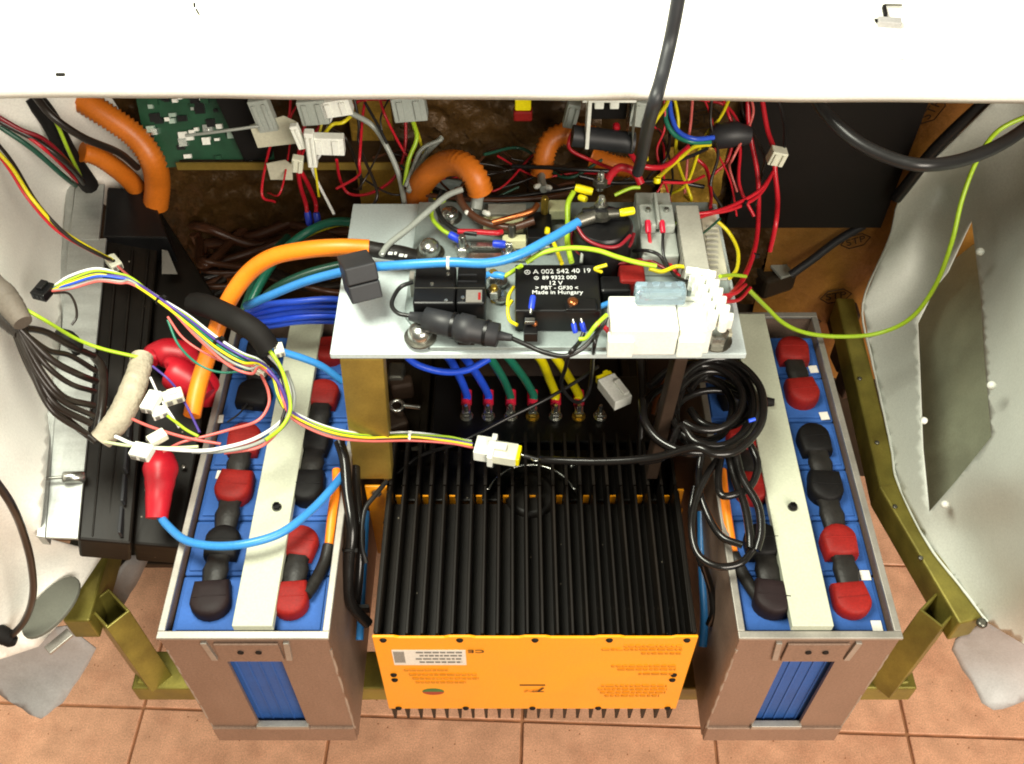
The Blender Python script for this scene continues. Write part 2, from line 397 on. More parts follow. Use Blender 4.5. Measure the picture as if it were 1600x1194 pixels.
def on_hood(px, py):           # point on the hood skin near that place
    z = 1.12
    for _ in range(5):
        p = P(px, py, z); t = p.y - edge_y(p.x)
        zz = 1.1
        for (a, b), (c, d) in zip(prof[2:], prof[3:]):
            if a <= t <= c: zz = 1.1 + b + (d - b) * (t - a) / (c - a)
        z = zz
    return P(px, py, z)
def hb(name, px, py, d, m, rz=0, up=0.0, tilt=8):
    p = on_hood(px, py) - hd.location + Vector((0, 0, up))
    return obj(name, MB().box(p, d, Matrix.Rotation(R(rz), 3, 'Z') @ Matrix.Rotation(R(tilt), 3, 'X')), m, hd, bevel=.0006)
hb('latch_plate', 1366, 72, (.046, .030, .0016), 'white_paint', -6, .001)
hb('latch_tongue', 1388, 40, (.020, .008, .006), 'fender_grey', -8, .003)
hb('latch_hook', 1381, 22, (.003, .013, .004), 'black_matt', -4, .003)
hb('latch_rod', 1394, 13, (.016, .0016, .002), 'steel_dark', -2, .003)
hb('latch_slot', 1369, 36, (.004, .004, .001), 'black_matt', 0, .0025)
hb('screw_head', 95, 118, (.008, .003, .002), 'black_matt', 0, .001)
hb('clip', 304, 9, (.002, .006, .001), 'black_matt', 10, .001); hb('clip', 309, 20, (.002, .009, .001), 'steel_dark', 28, .001)
hb('rivet', 85, 37, (.003, .002, .001), 'fender_grey', 0, .0008); hb('rivet', 29, 4, (.004, .002, .001), 'fender_grey', -30, .0008)

# ------------------------------------------------------------------ fenders
hole = [(1519, 344), (1532, 450), (1539, 560), (1550, 683), (1496, 750), (1452, 800), (1447, 750), (1442, 700), (1437, 570), (1434, 505), (1461, 450), (1481, 425)]
fr = sheet('inner_fender', [(1545, 165, .93), (1446, 263, .825), (1425, 285, .80), (1403, 320, .755), (1389, 375, .695), (1348, 475, .585),
      (1362, 560, .56), (1380, 640, .56), (1393, 700, .56), (1403, 755, .56), (1450, 850, .56), (1500, 915, .56), (1543, 972, .56), (1640, 1030, .58), (1760, 1000, .80), (1760, 600, .98), (1760, 120, 1.04), (1600, 100, .97)],
      'fender_paint', controls=[(1420, 600, .60), (1410, 480, .60), (1460, 780, .61), (1500, 830, .60), (1560, 900, .62), (1600, 640, .80), (1590, 450, .82), (1600, 300, .86), (1530, 300, .82), (1490, 330, .76), (1560, 750, .74), (1580, 820, .70), (1620, 900, .72), (1445, 400, .66), (1470, 290, .76)],
      holes=[hole], step=9)
def bead(name, parent, pts, r, m='white_plastic'):
    mb = MB(); path = spline([P(*p) for p in pts], 6); path = [p + Vector((random.uniform(-1, 1), random.uniform(-1, 1), random.uniform(-1, 1))) * r * .12 for p in path]
    return obj(name, mb.tube(path, [r * random.uniform(.9, 1.1) for _ in path], 8), m, parent)
bead('folded_edge', fr, [(1446, 263, .825), (1425, 285, .80), (1403, 320, .755), (1389, 375, .695), (1348, 475, .585), (1362, 560, .565), (1380, 640, .562), (1393, 700, .562), (1403, 755, .562), (1450, 850, .562), (1500, 915, .562), (1543, 972, .562)], .0016, 'fender_paint')
tag(fr, 'pale grey inner fender with angular cut-out on the right', 'fender')
ln = sheet('wheel_arch_liner', [(1410, 380, .55), (1540, 300, .66), (1600, 460, .70), (1610, 700, .64), (1510, 830, .52), (1420, 840, .46), (1400, 600, .46)], 'liner_olive', step=24)
tag(ln, 'dark olive wheel arch liner seen through right fender cut-out', 'liner')
fl2 = sheet('torn_flap', [(1540, 968, .553), (1492, 1000, .50), (1487, 1015, .48), (1503, 1045, .45), (1519, 1066, .44), (1535, 1098, .43), (1552, 1110, .43), (1580, 1104, .43), (1640, 1080, .44), (1660, 1000, .52), (1600, 985, .56)],
      'fender_grey', controls=[(1550, 1050, .46)], step=14, wob=1.2)
tag(fl2, 'torn grey sheet metal flap above tiles at lower right', 'sheet metal')
le = sheet('inner_fender', [(-160, 120, 1.02), (160, 130, .93), (236, 250, .80), (244, 320, .72), (180, 330, .74), (118, 292, .775), (100, 460, .745), (80, 650, .715), (62, 838, .69), (130, 856, .60), (168, 856, .57),
      (123, 924, .565), (98, 969, .56), (60, 1010, .54), (0, 1030, .56), (-160, 1000, .72)], 'white_paint',
      controls=[(0, 400, .88), (60, 500, .80), (30, 700, .78), (40, 850, .66), (90, 880, .60), (60, 950, .57), (90, 200, .90), (0, 900, .66)], step=11)
tag(le, 'bright white inner fender along the left edge', 'fender')
fl3 = sheet('torn_flap', [(60, 985, .535), (110, 978, .53), (122, 992, .51), (150, 1012, .48), (140, 1035, .46), (98, 1098, .43), (65, 1122, .42), (46, 1116, .42), (0, 1085, .43), (-60, 1060, .46), (-60, 1000, .54)],
      'fender_grey', controls=[(70, 1040, .47)], step=13, wob=1.2)
tag(fl3, 'torn grey sheet metal flap above tiles at lower left', 'sheet metal')
fl4 = sheet('torn_flap', [(205, 868, .50), (222, 866, .49), (231, 876, .48), (212, 915, .46), (188, 952, .45), (160, 950, .45), (150, 930, .48)], 'fender_grey', step=14, wob=.8)
tag(fl4, 'narrow grey sheet strip behind left chassis tube', 'sheet metal')
# oval rubber plug on the left fender, bracket strip
el = MB(); oc = P(82, 950, .585); poly = [(.0235 * math.cos(t) , .040 * math.sin(t)) for t in [2 * math.pi * k / 28 for k in range(28)]]
el.prism(poly, -.001, .004, M=Matrix.Rotation(R(-24), 3, 'Z') @ Matrix.Rotation(R(-10), 3, 'Y'), o=oc)
tag(obj('rubber_plug', el, 'plug_grey', bevel=.0012), 'oval dark grey rubber plug on left fender', 'plug')
st = MB(); a, b = P(104, 985, .57), P(80, 1020, .555)
st.box((a + b) / 2, (.012, (a - b).length, .004), Matrix.Rotation(math.atan2(-(a - b).x, (a - b).y), 3, 'Z'))
tag(obj('metal_strap', st, 'alu_rim', bevel=.0008), 'small bare metal strap below oval plug', 'strap')
for k, (x, y, z) in enumerate([(1549, 602, .795), (1443, 657, .61), (1476, 788, .63), (1531, 393, .815)]):
    s = MB().lathe([(.0045, -.002), (.0045, .001), (.003, .003), (.001, .0036)], P(x, y, z + .006), 10, aim((-.75, -.2, .6)))
    tag(obj('rivet', s, 'white_plastic'), ['white rivet right of the fender cut-out', 'white rivet on left edge of fender cut-out', 'white rivet below the fender cut-out', 'white rivet at upper right of fender cut-out'][k], 'rivet', 'rivets round the fender cut-out')

# ------------------------------------------------------------------ chassis frame of square olive tube
ch = thing('chassis_frame', 'olive plated square tube chassis frame round the bay', 'frame', (0.02, .52, .36))
def beam(name, p, q, w, h, m='olive_steel', open_end=False, bev=.0025, roll=0):
    p, q = Vector(p), Vector(q); d = q - p; L = d.length; yv = d.normalized()
    xv = yv.cross(Vector((0, 0, 1))); xv = xv.normalized() if xv.length > .05 else Vector((1, 0, 0)); zv = xv.cross(yv)
    M = Matrix((xv, yv, zv)).transposed()
    if roll: M = M @ Matrix.Rotation(R(roll), 3, 'Y')
    mb = MB()
    if open_end:
        t = .003; c = (p + q) / 2
        for dx, dz, sx, sz in ((0, h / 2 - t / 2, w, t), (0, -h / 2 + t / 2, w, t), (w / 2 - t / 2, 0, t, h - 2 * t), (-w / 2 + t / 2, 0, t, h - 2 * t)):
            mb.box(c + M @ Vector((dx, 0, dz)), (sx, L, sz), M)
        bev = .0008
    else: mb.box((p + q) / 2, (w, L, h), M)
    return obj(name, local(mb, ch), m, ch, bevel=bev)
def mid(a, b): return (Vector(a) + Vector(b)) / 2
zr = .56
r1, r2, r3 = mid(P(1312, 490, zr), P(1343, 488, zr)), mid(P(1379, 768, zr), P(1404, 758, zr)), mid(P(1492, 945, zr), P(1530, 985, zr))
dn = Vector((0, 0, -.0215))
beam('side_rail', r1 + dn + Vector((0, .03, 0)), r2 + dn, .026, .043)
beam('side_rail', r2 + dn + Vector((.0005, .008, .0004)), r3 + dn + Vector((.004, -.004, .0004)), .030, .043)
beam('corner_post', P(1484, 950, .552) + Vector((-.010, 0, 0)), P(1388, 1062, .400), .030, .046, open_end=True)
beam('foot', P(1412, 1052, .397), P(1352, 1062, .392), .034, .02)
l2, l3 = mid(P(168, 852, zr), P(190, 858, zr)), mid(P(104, 968, zr), P(132, 972, zr))
beam('side_rail', l2 + dn + Vector((-.02, .06, 0)), l3 + dn + Vector((0, .0, 0)), .030, .043)
beam('corner_post', P(152, 950, .552) + Vector((.012, 0, 0)), P(238, 1052, .400), .030, .046, open_end=True)
beam('foot', P(222, 1052, .397), P(284, 1062, .392), .034, .02)
for px_, py_ in ((1400, 800), (1372, 700), (1440, 880), (1345, 600)):
    obj('rail_screw', local(MB().lathe([(.003, 0), (.003, .0015), (.0015, .002)], P(px_ - 2, py_ - 8, .5605), 8), ch), 'steel_dark', ch)
beam('cross_bar', Vector((-.47, .535, .386)), Vector((.50, .535, .386)), .05, .036)
beam('cross_bar', Vector((-.40, .86, .40)), Vector((.46, .86, .40)), .05, .04)
obj('bolt_head', local(MB().lathe([(.006, 0), (.006, .004), (.003, .005)], P(1533, 975, .56), 8), ch), 'steel_dark', ch)

# dark machinery below the tray
mc = thing('motor_housing', 'dark motor housing low down behind the inverter', 'motor', (.02, .85, .4))
obj('casing', local(MB().bb(-.16, .20, .74, .99, .34, .50), mc), 'dark_under', mc, bevel=.02, seg=4)
obj('end_bell', local(MB().lathe([(.10, -.09), (.12, -.08), (.12, .08), (.10, .09)], (.02, .92, .50), 28, Matrix.Rotation(R(90), 3, 'Y')), mc), 'dark_brown', mc)
for k in range(5):
    x = -.12 + k * .07; obj('rib', local(MB().bb(x - .006, x + .006, .735, .97, .50, .515), mc), 'dark_under', mc, bevel=.002)
tag(obj('gear_casing', MB().bb(.385, .46, .62, 1.0, .33, .46), 'dark_brown', bevel=.01, seg=3), 'rusty brown casing between right battery box and chassis tube', 'casing')
for k, (x, y, z, d, nm) in enumerate([(1318, 500, .50, (.035, .03, .05), 'upper'), (1322, 552, .48, (.03, .035, .05), 'middle'), (1330, 590, .47, (.03, .03, .06), 'lower')]):
    g = MB().box(P(x, y, z), d, rotz(8 * k)); tag(obj('mounting_block', g, 'dark_brown', bevel=.004), nm + ' rusty mounting block beside the right battery box', 'block', 'rusty blocks right of the battery box')
tag(obj('under_tray', MB().bb(-.36, .42, .80, 1.05, .25, .262), 'dark_under', bevel=.002), 'dark under tray low behind the motor', 'tray')
tag(obj('under_tray', MB().bb(-.60, -.36, .68, 1.05, .40, .412), 'dark_under', bevel=.002), 'dark shelf under the black charger', 'shelf')

# ------------------------------------------------------------------ battery boxes with cells
BY0, BY1, BZ0, BZ1 = .436, .866, .438, .70
def make_box(x0, x1, side):
    b = thing('battery_box', f'bare aluminium battery box holding blue cells on the {side}', 'battery box', ((x0 + x1) / 2, BY0, BZ0))
    t = .004
    L = lambda mb: local(mb, b)
    obj('side_wall', L(MB().bb(x0, x0 + t, BY0 + t, BY1 - t, BZ0, BZ1 - .004)), 'alu_box_floor_tint', b)
    obj('side_wall', L(MB().bb(x1 - t, x1, BY0 + t, BY1 - t, BZ0, BZ1 - .004)), 'alu_box_floor_tint', b)
    obj('back_wall', L(MB().bb(x0, x1, BY1 - t, BY1, BZ0, BZ1 - .004)), 'alu_box_floor_tint', b)
    obj('base', L(MB().bb(x0 + t, x1 - t, BY0 + t, BY1 - t, BZ0, BZ0 + t)), 'alu_box_floor_tint', b)
    w = x1 - x0; a0, a1 = x0 + w * .335, x0 + w * .675
    front = MB(); za, zb = BZ0 + .036, BZ1 - .050
    front.bb(x0, a0, BY0, BY0 + t, za, BZ1 - .004); front.bb(a1, x1, BY0, BY0 + t, za, BZ1 - .004)
    front.bb(a0, a1, BY0, BY0 + t, zb, BZ1 - .004)
    obj('front_wall', L(front), 'alu_box_floor_tint', b)
    obj('bottom_strip', L(MB().bb(x0 + .001, x1 - .001, BY0 - .003, BY0 + t + .001, BZ0, za - .0005)), 'alu_box_floor_tint', b, bevel=.0008)
    obj('window_sill', L(MB().bb(a0 - .002, a1 + .002, BY0 - .004, BY0 + t, za, za + .008)), 'alu_rim', b, bevel=.0008)
    bk_ = obj('bracket', L(MB().bb(a0 - .004, a1 + .004, BY0 - .003, BY0 - .0002, zb, BZ1 - .012)), 'alu_box_floor_tint', b, bevel=.0008)
    for sx in (a0 - .013, a1 + .006):
        mb = MB(); dx = -.010 if sx < (x0 + x1) / 2 else .010
        mb.prism([(sx, zb + .002), (sx + .006, zb + .002), (sx + .006 + dx * .3, BZ1 - .010), (sx + dx * .3, BZ1 - .010)], -.001, .003, M=Matrix.Rotation(R(90), 3, 'X'), o=(0, BY0, 0))
        obj('weld_tab', L(mb), 'alu_rim', b, bevel=.0006)
    for xx in (x0 + .001, x1 - .001):
        zz_ = [BZ0 + .03 + i * (BZ1 - BZ0 - .06) / 24 for i in range(25)]
        obj('weld_bead', L(MB().tube([Vector((xx + random.uniform(-.0004, .0004), BY0 + .001, q)) for q in zz_], [.0014 * random.uniform(.7, 1.3) for _ in zz_], 6)), 'alu_rim', b)
    for k in (.36, .68):
        obj('rivet_hole', L(MB().lathe([(.0032, -.0004), (.0032, .0006)], (a0 + (a1 - a0) * k, BY0 - .0036, zb + .022), 12, Matrix.Rotation(R(90), 3, 'X'))), 'black_matt', bk_)
    rim = MB(); e = .006
    rim.bb(x0 - .002, x1 + .002, BY0 - .002, BY0 + e, BZ1 - .004, BZ1); rim.bb(x0 - .002, x1 + .002, BY1 - e, BY1 + .002, BZ1 - .004, BZ1)
    rim.bb(x0 - .002, x0 + e - .001, BY0 + e, BY1 - e, BZ1 - .004, BZ1); rim.bb(x1 - e + .001, x1 + .002, BY0 + e, BY1 - e, BZ1 - .004, BZ1)
    obj('rim', L(rim), 'alu_rim', b, bevel=.0008)
    return b
def d_outline(w, l, n=10):
    pts = [(-w / 2, -l * .28), (w / 2, -l * .28)]; pts = []
    r = w / 2
    pts += [(-w * .46, -l / 2), (w * .46, -l / 2)]
    for k in range(n + 1):
        a = -math.pi * .06 + math.pi * 1.12 * k / n
        pts.append((r * 1.04 * math.cos(a), l / 2 - r * .95 + r * .95 * math.sin(a)))
    return pts
def cap_mesh(w, l, h, up):
    """soft terminal cap: D shaped with a rounded crown"""
    base = d_outline(w, l); mb = MB(); rows = []
    for s, z in ((1.0, 0), (1.03, h * .35), (1.01, h * .72), (.95, h * .90), (.84, h * .98), (.45, h * 1.02)):
        rows.append([(x * s, y * s * up, z) for x, y in base])
    n = len(base); vs = [p for r in rows for p in r]; fs = []
    for i in range(len(rows) - 1):
        for k in range(n):
            q = (i * n + k, i * n + (k + 1) % n, (i + 1) * n + (k + 1) % n, (i + 1) * n + k); fs.append(q if up > 0 else q[::-1])
    top = tuple(range((len(rows) - 1) * n, len(rows) * n)); fs.append(top if up > 0 else top[::-1])
    return mb.add(vs, fs, True).mesh('terminal_cap')
CAPM = {(c, u): cap_mesh(.0375, .040, .0185, u) for c in ('cap_red', 'cap_black', 'cap_brown') for u in (1, -1)}
ORD = ['frontmost', 'second from front', 'third from front', 'fourth from front', 'fifth from front', 'rearmost']
PITCH, CZ = .066, .685
def cells(x0, x1, side, spec, links, labels):
    xc = (x0 + x1) / 2; cw = .150 if x1 - x0 > .157 else .143
    for k, (cl, ul, cr, ur) in enumerate(spec):
        y = BY0 + .008 + PITCH * (k + .5)
        c = thing('battery_cell', f'blue battery cell, {ORD[k]} in the {side} aluminium box', 'battery cell', (xc, y, BZ0 + .005), group=f'blue cells in the {side} battery box')
        mb = MB().bb(-cw / 2, cw / 2, -PITCH / 2 + .0006, PITCH / 2 - .0006, 0, CZ - BZ0 - .005)
        if k == 0:
            pass
        cas = obj('casing', mb, 'cell_blue', c, bevel=.0022)
        top = CZ - BZ0 - .005
        obj('lid_panel', MB().bb(-cw / 2 + .004, cw / 2 - .004, -PITCH / 2 + .005, PITCH / 2 - .005, top, top + .0022), 'cell_blue', c, bevel=.001)
        obj('vent_plug', MB().lathe([(.008, 0), (.008, .003), (.006, .004)], (0, 0, top + .002), 14), 'cell_blue_deep', cas)
        if k == 0:
            for i in range(7):
                rx = -.036 + i * .012; obj('casing_rib', MB().bb(rx - .0012, rx + .0012, -PITCH / 2 - .0004, -PITCH / 2 + .001, .02, top - .03), 'cell_blue', cas, bevel=.0004)
        for s, cm, u in ((-1, cl, ul), (1, cr, ur)):
            if cm:
                cap = obj('terminal_cap', CAPM[(cm, u)].copy(), cm, c, loc=(s * .0395, 0, top + .0022), rz=R(random.uniform(-9, 9)))
                cap.scale = (random.uniform(.90, 1.0), random.uniform(.88, 1.0), random.uniform(.85, 1.1))
                obj('pull_tab', MB().box((random.uniform(-.004, .004), -.021 * u, .007), (.014, .007, .003)), cm, cap, bevel=.0008)
                obj('mould_ridge', MB().bb(-.0165, .0165, -.0006, .0006, .010, .0194), cm, cap, bevel=.0004)
    for s, k, m in links:                     # insulated straps joining neighbouring cells
        y0 = BY0 + .008 + PITCH * (k + .5); wv = random.uniform(-.002, .002)
        path = [(0, -.020), (.006, -.008), (.009, 0), (.006, .008), (0, .020)]
        mb = MB(); pts = [(t * PITCH, .010 + .006 * math.sin(math.pi * t)) for t in [i / 8 for i in range(9)]]
        vs = []; fs = []
        for i, (yy, zz) in enumerate(pts):
            w = .0125 + .0012 * math.sin(i * 2.1)
            for dx, dz in ((-w, 0), (-w * .7, .005), (w * .7, .005), (w, 0), (w * .7, -.004), (-w * .7, -.004)): vs.append((dx + wv * i / 8, yy, zz + dz))
        for i in range(8):
            for q in range(6): fs.append((i * 6 + q, i * 6 + (q + 1) % 6, (i + 1) * 6 + (q + 1) % 6, (i + 1) * 6 + q))
        o = obj('cell_link', mb.add(vs, fs, True), m, loc=(xc + s * .0395, y0, CZ - .003))
        tag(o, f'black insulated strap joining the {ORD[k]} and next cell, {"left" if s < 0 else "right"} row of {side} box', 'battery link', f'straps on the {side} battery box')
    for (px, py) in labels:
        p = P(px, py, CZ + .0030); o = obj('paper_label', MB().box((0, 0, 0), (.010, .011, .0006)), 'sticker', loc=p, rz=R(random.uniform(-6, 6)))
        tag(o, LBL.pop(0), 'label', 'white paper squares on the blue cells')
LX0, LX1, RX0, RX1 = -.340, -.178, .220, .374
r_, b_, w_ = 'cap_red', 'cap_black', 'cap_brown'
LBL = ['small white paper square beside left box red cap near bolt', 'small white paper square near the back left edge of left box', 'small white paper square right of second rearmost red cap',
       'small white paper square beside the upper black cap in right box', 'small white paper square near the front of right box', 'small white paper square at front right corner of right box']
make_box(LX0, LX1, 'left'); make_box(RX0, RX1, 'right')
cells(LX0, LX1, 'left', [(w_, -1, r_, -1), (b_, 1, r_, 1), (r_, -1, b_, -1), (r_, 1, b_, 1), (b_, 1, r_, 1), (b_, 1, r_, -1)],
      [(-1, 0, 'shrink_black'), (-1, 1, 'shrink_black'), (-1, 2, 'shrink_black'), (1, 0, 'shrink_black'), (1, 2, 'shrink_black'), (1, 3, 'shrink_black'), (-1, 4, 'shrink_black')], [(345, 742), (342, 655)])
cells(RX0, RX1, 'right', [(w_, -1, r_, -1), (b_, 1, r_, 1), (r_, -1, b_, -1), (r_, 1, b_, 1), (b_, 1, r_, -1), (b_, 1, r_, 1)],
      [(-1, 0, 'shrink_black'), (-1, 2, 'shrink_black'), (1, 0, 'shrink_black'), (1, 1, 'shrink_black'), (1, 2, 'shrink_black'), (1, 4, 'shrink_black')], [(1271, 577), (1288, 650), (1352, 899), (1370, 978)])
# clamp bars
for side, q in (('left', [(362, 988), (428, 988), (500, 504), (464, 504)]), ('right', [(1234, 988), (1302, 988), (1203, 500), (1163, 500)])):
    w = [P(x, y, .708) for x, y in q]; x0 = (w[0].x + w[3].x) / 2; x1 = (w[1].x + w[2].x) / 2
    if side == 'right': x0, x1 = .2690, .3090
    else: x0, x1 = -.2690, -.2300
    b = thing('clamp_bar', f'cream plastic clamp bar along the {side} battery box', 'clamp bar', ((x0 + x1) / 2, .65, .698))
    obj('bar', local(MB().bb(x0, x1, BY0 + .007, BY1 - .008, .698, .708), b), 'bar_cream', b, bevel=.001)
    for py in ((793,) if side == 'left' else (793,)):
        p = P(0, py, .708); mb = MB().lathe([(.0042, 0), (.0042, .005), (.0028, .0052), (.0028, .002)], ((x0 + x1) / 2 + .004, p.y, .708), 6, smooth=False)
        obj('bolt', local(mb, b), 'black_matt', b)
        obj('washer', local(MB().lathe([(.0052, 0), (.0052, .0012)], ((x0 + x1) / 2 + .004, p.y, .7078), 14), b), 'steel_dark', b)

# ------------------------------------------------------------------ inverter: black finned heat sinks between orange end plates
IX0, IX1, IY0, IY1, IZ1, IZ0, IZB = -.141, .188, .462, .643, .650, .466, .427
iv = thing('motor_inverter', 'black finned motor inverter with orange front plate between the battery boxes', 'inverter', ((IX0 + IX1) / 2, IY0, IZB))
def L(mb): return local(mb, iv)
obj('body', L(MB().bb(IX0 + .004, IX1 - .004, IY0 + .004, IY1 - .004, IZ0, IZ1 - .030)), 'inv_black', iv)
NF = 22; pit = (IX1 - IX0 - .006) / (NF - 1)
fm = MB().prism([(-.0028, 0), (.0028, 0), (.0016, .034), (.001, .0352), (-.001, .0352), (-.0016, .034)], 0, IY1 - IY0 - .0015, M=Matrix(((1, 0, 0), (0, 0, 1), (0, 1, 0)))).mesh('fin')
bm = MB().prism([(-.0028, 0), (-.0014, -.040), (.0014, -.040), (.0028, 0)], 0, IY1 - IY0 - .004, M=Matrix(((1, 0, 0), (0, 0, 1), (0, 1, 0)))).mesh('lower_fin')
for m_ in (fm, bm):
    b2 = bmesh.new(); b2.from_mesh(m_); bmesh.ops.recalc_face_normals(b2, faces=b2.faces); b2.to_mesh(m_); b2.free()
org = iv.location
for k in range(NF):
    x = IX0 + .003 + pit * k
    obj('fin', fm, 'inv_black', iv, loc=Vector((x, IY0 + .002, IZ1 - .0352)) - org)
    obj('lower_fin', bm, 'inv_black', iv, loc=Vector((x, IY0 + .002, IZ0 + .001)) - org)
for x in (IX0 - .0005, IX1 - .0055):
    obj('side_plate', L(MB().bb(x, x + .006, IY0 + .004, IY1 - .004, IZ0 - .02, IZ1 - .001)), 'inv_black', iv, bevel=.0012)
# front plate with little tabs at the screws
tabs = [IX0 + (IX1 - IX0) * t for t in (.03, .267, .50, .73, .97)]
out = [(IX0 - .001, IZ0), (IX1 + .001, IZ0), (IX1 + .001, IZ1)]
for x in reversed(tabs):
    for dx, dz in ((.016, -.0022), (.011, 0), (-.011, 0), (-.016, -.0022)):
        xx = x + dx
        if IX0 - .001 < xx < IX1 + .001: out.append((xx, IZ1 + dz))
out.append((IX0 - .001, IZ1))
fp = obj('front_plate', L(MB().prism(out, 0, .003, M=Matrix.Rotation(R(90), 3, 'X'), o=(0, IY0 + .0005, 0))), 'inv_orange', iv, bevel=.0007)
def scr(x, z):
    mb = MB().lathe([(.0036, 0), (.0036, .0012), (.0026, .0024), (.001, .0028)], (x, IY0 - .0022, z), 12, Matrix.Rotation(R(90), 3, 'X'))
    obj('screw', L(mb), 'black_matt', fp)
for x in tabs: scr(x, IZ1 - .006)
for t in (.02, .267, .50, .73, .985): scr(IX0 + (IX1 - IX0) * t + (.004 if t < .1 else -.004 if t > .9 else 0), IZ0 + .003)
for x in (IX0 + .012, IX1 - .012):
    for z in (.560, .547): scr(x + (0.001 if x < 0 else -.001), z)
FY = IY0 - .0028
def fpt(px, py): return PY(px, py, FY)
def fl_rect(name, px0, py0, px1, py1, m, th=.0006, parent=fp):
    a, b = fpt(px0, py1), fpt(px1, py0); c = fpt((px0 + px1) / 2, (py0 + py1) / 2); w = (px1 - px0) * depth(c) / F
    return obj(name, L(MB().box((c.x, FY - th / 2 + .0004, (a.z + b.z) / 2), (w, th, abs(b.z - a.z)))), m, parent)
stk = fl_rect('sticker', 614, 1016, 728, 1039, 'sticker')
for k in range(9): fl_rect('barcode_line', 616 + k * 1.9, 1018, 617.1 + k * 1.9, 1035, 'print_grey', .0010, stk)
def ftext(s, px, py, hpx, m, align='CENTER', sx=1, flip=True, shear=0):
    """print on the plate, upside down as mounted"""
    p = fpt(px, py); sz = hpx * 1.35 * depth(p) / F / math.sin(R(55))
    return text(s, sz, p - org + Vector((0, -.0007, 0)), m, fp, rot=(R(90), R(180) if flip else 0, 0), name='printed_lettering', align=align, sx=sx, ext=.0001, shear=shear)
ftext('CE', 744, 1017, 9, 'print_dark', sx=1.5)
def dashes(px0, px1, py, m, h=2.2, parent=fp):
    mb = MB(); rnd = random.Random(int(px0 * 7 + py)); x = px0
    while x < px1:
        w = rnd.uniform(4, 13); x2 = min(px1, x + w); a, b = fpt(x, py + h / 2), fpt(x2, py - h / 2)
        mb.bb(a.x, b.x, FY - .0009, FY + .0003, a.z, b.z); x = x2 + 2.2
    return obj('printed_text_line', L(mb), m, parent)
for k in range(4): 
    o = dashes(650 + 6 * (k % 2), 722, 1019 + k * 5, 'print_grey', 1.5, stk)
for y, x0, x1 in ((1010, 975, 1066), (1015, 940, 1066), (1021, 1002, 1064), (1041, 955, 1056), (1046, 965, 1056), (1053, 998, 1052), (1072, 940, 1042), (1077, 934, 1042), (1082, 938, 1040), (1087, 945, 1030),
                  (1047, 632, 700), (1054, 640, 745), (1060, 645, 748), (1066, 650, 728)):
    dashes(x0, x1, y, 'print_brown')
ftext('T', 849, 1077, 14, 'print_dark', sx=1.5, shear=.4); ftext('IM', 832, 1079, 8, 'print_brown', sx=1.4, shear=.4)
fl_rect('printed_line', 812, 1070, 852, 1071.4, 'print_dark')
for k, (m_, z0, z1) in enumerate((('logo_red', -1, 0), ('logo_green', 0, 1))):
    c = fpt(677, 1081); mb = MB(); rx, rz_ = .0122, .0085
    pol = [(rx * math.cos(math.pi * i / 14), rz_ * math.sin(math.pi * i / 14) * (1 if k else -1)) for i in range(15)]
    if not k: pol = pol[::-1]
    mb.prism(pol, 0, .0005, M=Matrix.Rotation(R(90), 3, 'X'), o=c + Vector((0, .0004, 0))); obj('printed_badge', L(mb), m_, fp)
# rear plate, rear section with fan ring, terminal box
rp_ = MB().bb(IX0 - .026, IX1 + .012, IY1 + .001, IY1 + .004, .50, IZ1 - .050).bb(IX0 - .026, IX0 - .001, IY1 + .001, IY1 + .004, IZ1 - .050, IZ1 - .002).bb(IX1 + .001, IX1 + .008, IY1 + .001, IY1 + .004, IZ1 - .050, IZ1 - .010)
obj('rear_plate', L(rp_), 'inv_orange', iv, bevel=.0008)
for k in range(NF - 1):
    if k % 2 == 0: obj('plate_tab', L(MB().bb(IX0 + .003 + pit * (k + .3), IX0 + .003 + pit * (k + .72), IY1 + .001, IY1 + .003, IZ1 - .050, IZ1 - .022)), 'inv_orange', iv)
for x in (IX0 - .013,):
    obj('plate_bolt', L(MB().lathe([(.0055, 0), (.0055, .003), (.003, .005), (.001, .0052)], (x, IY1 + .000, IZ1 - .012), 12, Matrix.Rotation(R(90), 3, 'X'))), 'steel', iv)
    obj('plate_bolt', L(MB().lathe([(.003, 0), (.003, .002)], (x + .004, IY1 + .000, IZ1 - .075), 10, Matrix.Rotation(R(90), 3, 'X'))), 'black_matt', iv)
RY0, RY1 = IY1 + .006, .722
obj('rear_body', L(MB().bb(IX0, IX1 - .004, RY0, RY1, .50, .612)), 'inv_black', iv, bevel=.002)
rf = MB().bb(-.0016, .0016, -.0045, RY1 - RY0 - .004, 0, .0365).mesh('rear_fin')
for k in range(NF): obj('rear_fin', rf, 'inv_black', iv, loc=Vector((IX0 + .003 + pit * k, RY0 + .002, .612)) - org)
cc = P(830, 783, .628); ring = [Vector((cc.x + .052 * math.cos(a), max(RY0 + .003, cc.y - .004 + .052 * math.sin(a)), .6315)) for a in [math.pi * (.06 + .88 * i / 30) for i in range(31)]]
obj('fan_ring', L(MB().tube(ring, .0014, 8)), 'steel', iv)
obj('fan_hub', L(MB().lathe([(.030, 0), (.030, .012), (.024, .014)], (cc.x, cc.y + .012, .612), 28)), 'inv_black', iv)
TY0, TY1, TZ = .724, .850, .600
obj('terminal_box', L(MB().bb(-.100, .172, TY0 + .018, TY1, .47, TZ)), 'black_plastic', iv, bevel=.0025)
obj('terminal_ledge', L(MB().bb(-.135, .186, TY0, TY0 + .018, .47, .582)), 'black_plastic', iv, bevel=.002)
TPX = [729, 763, 798, 832, 868, 904, 937]
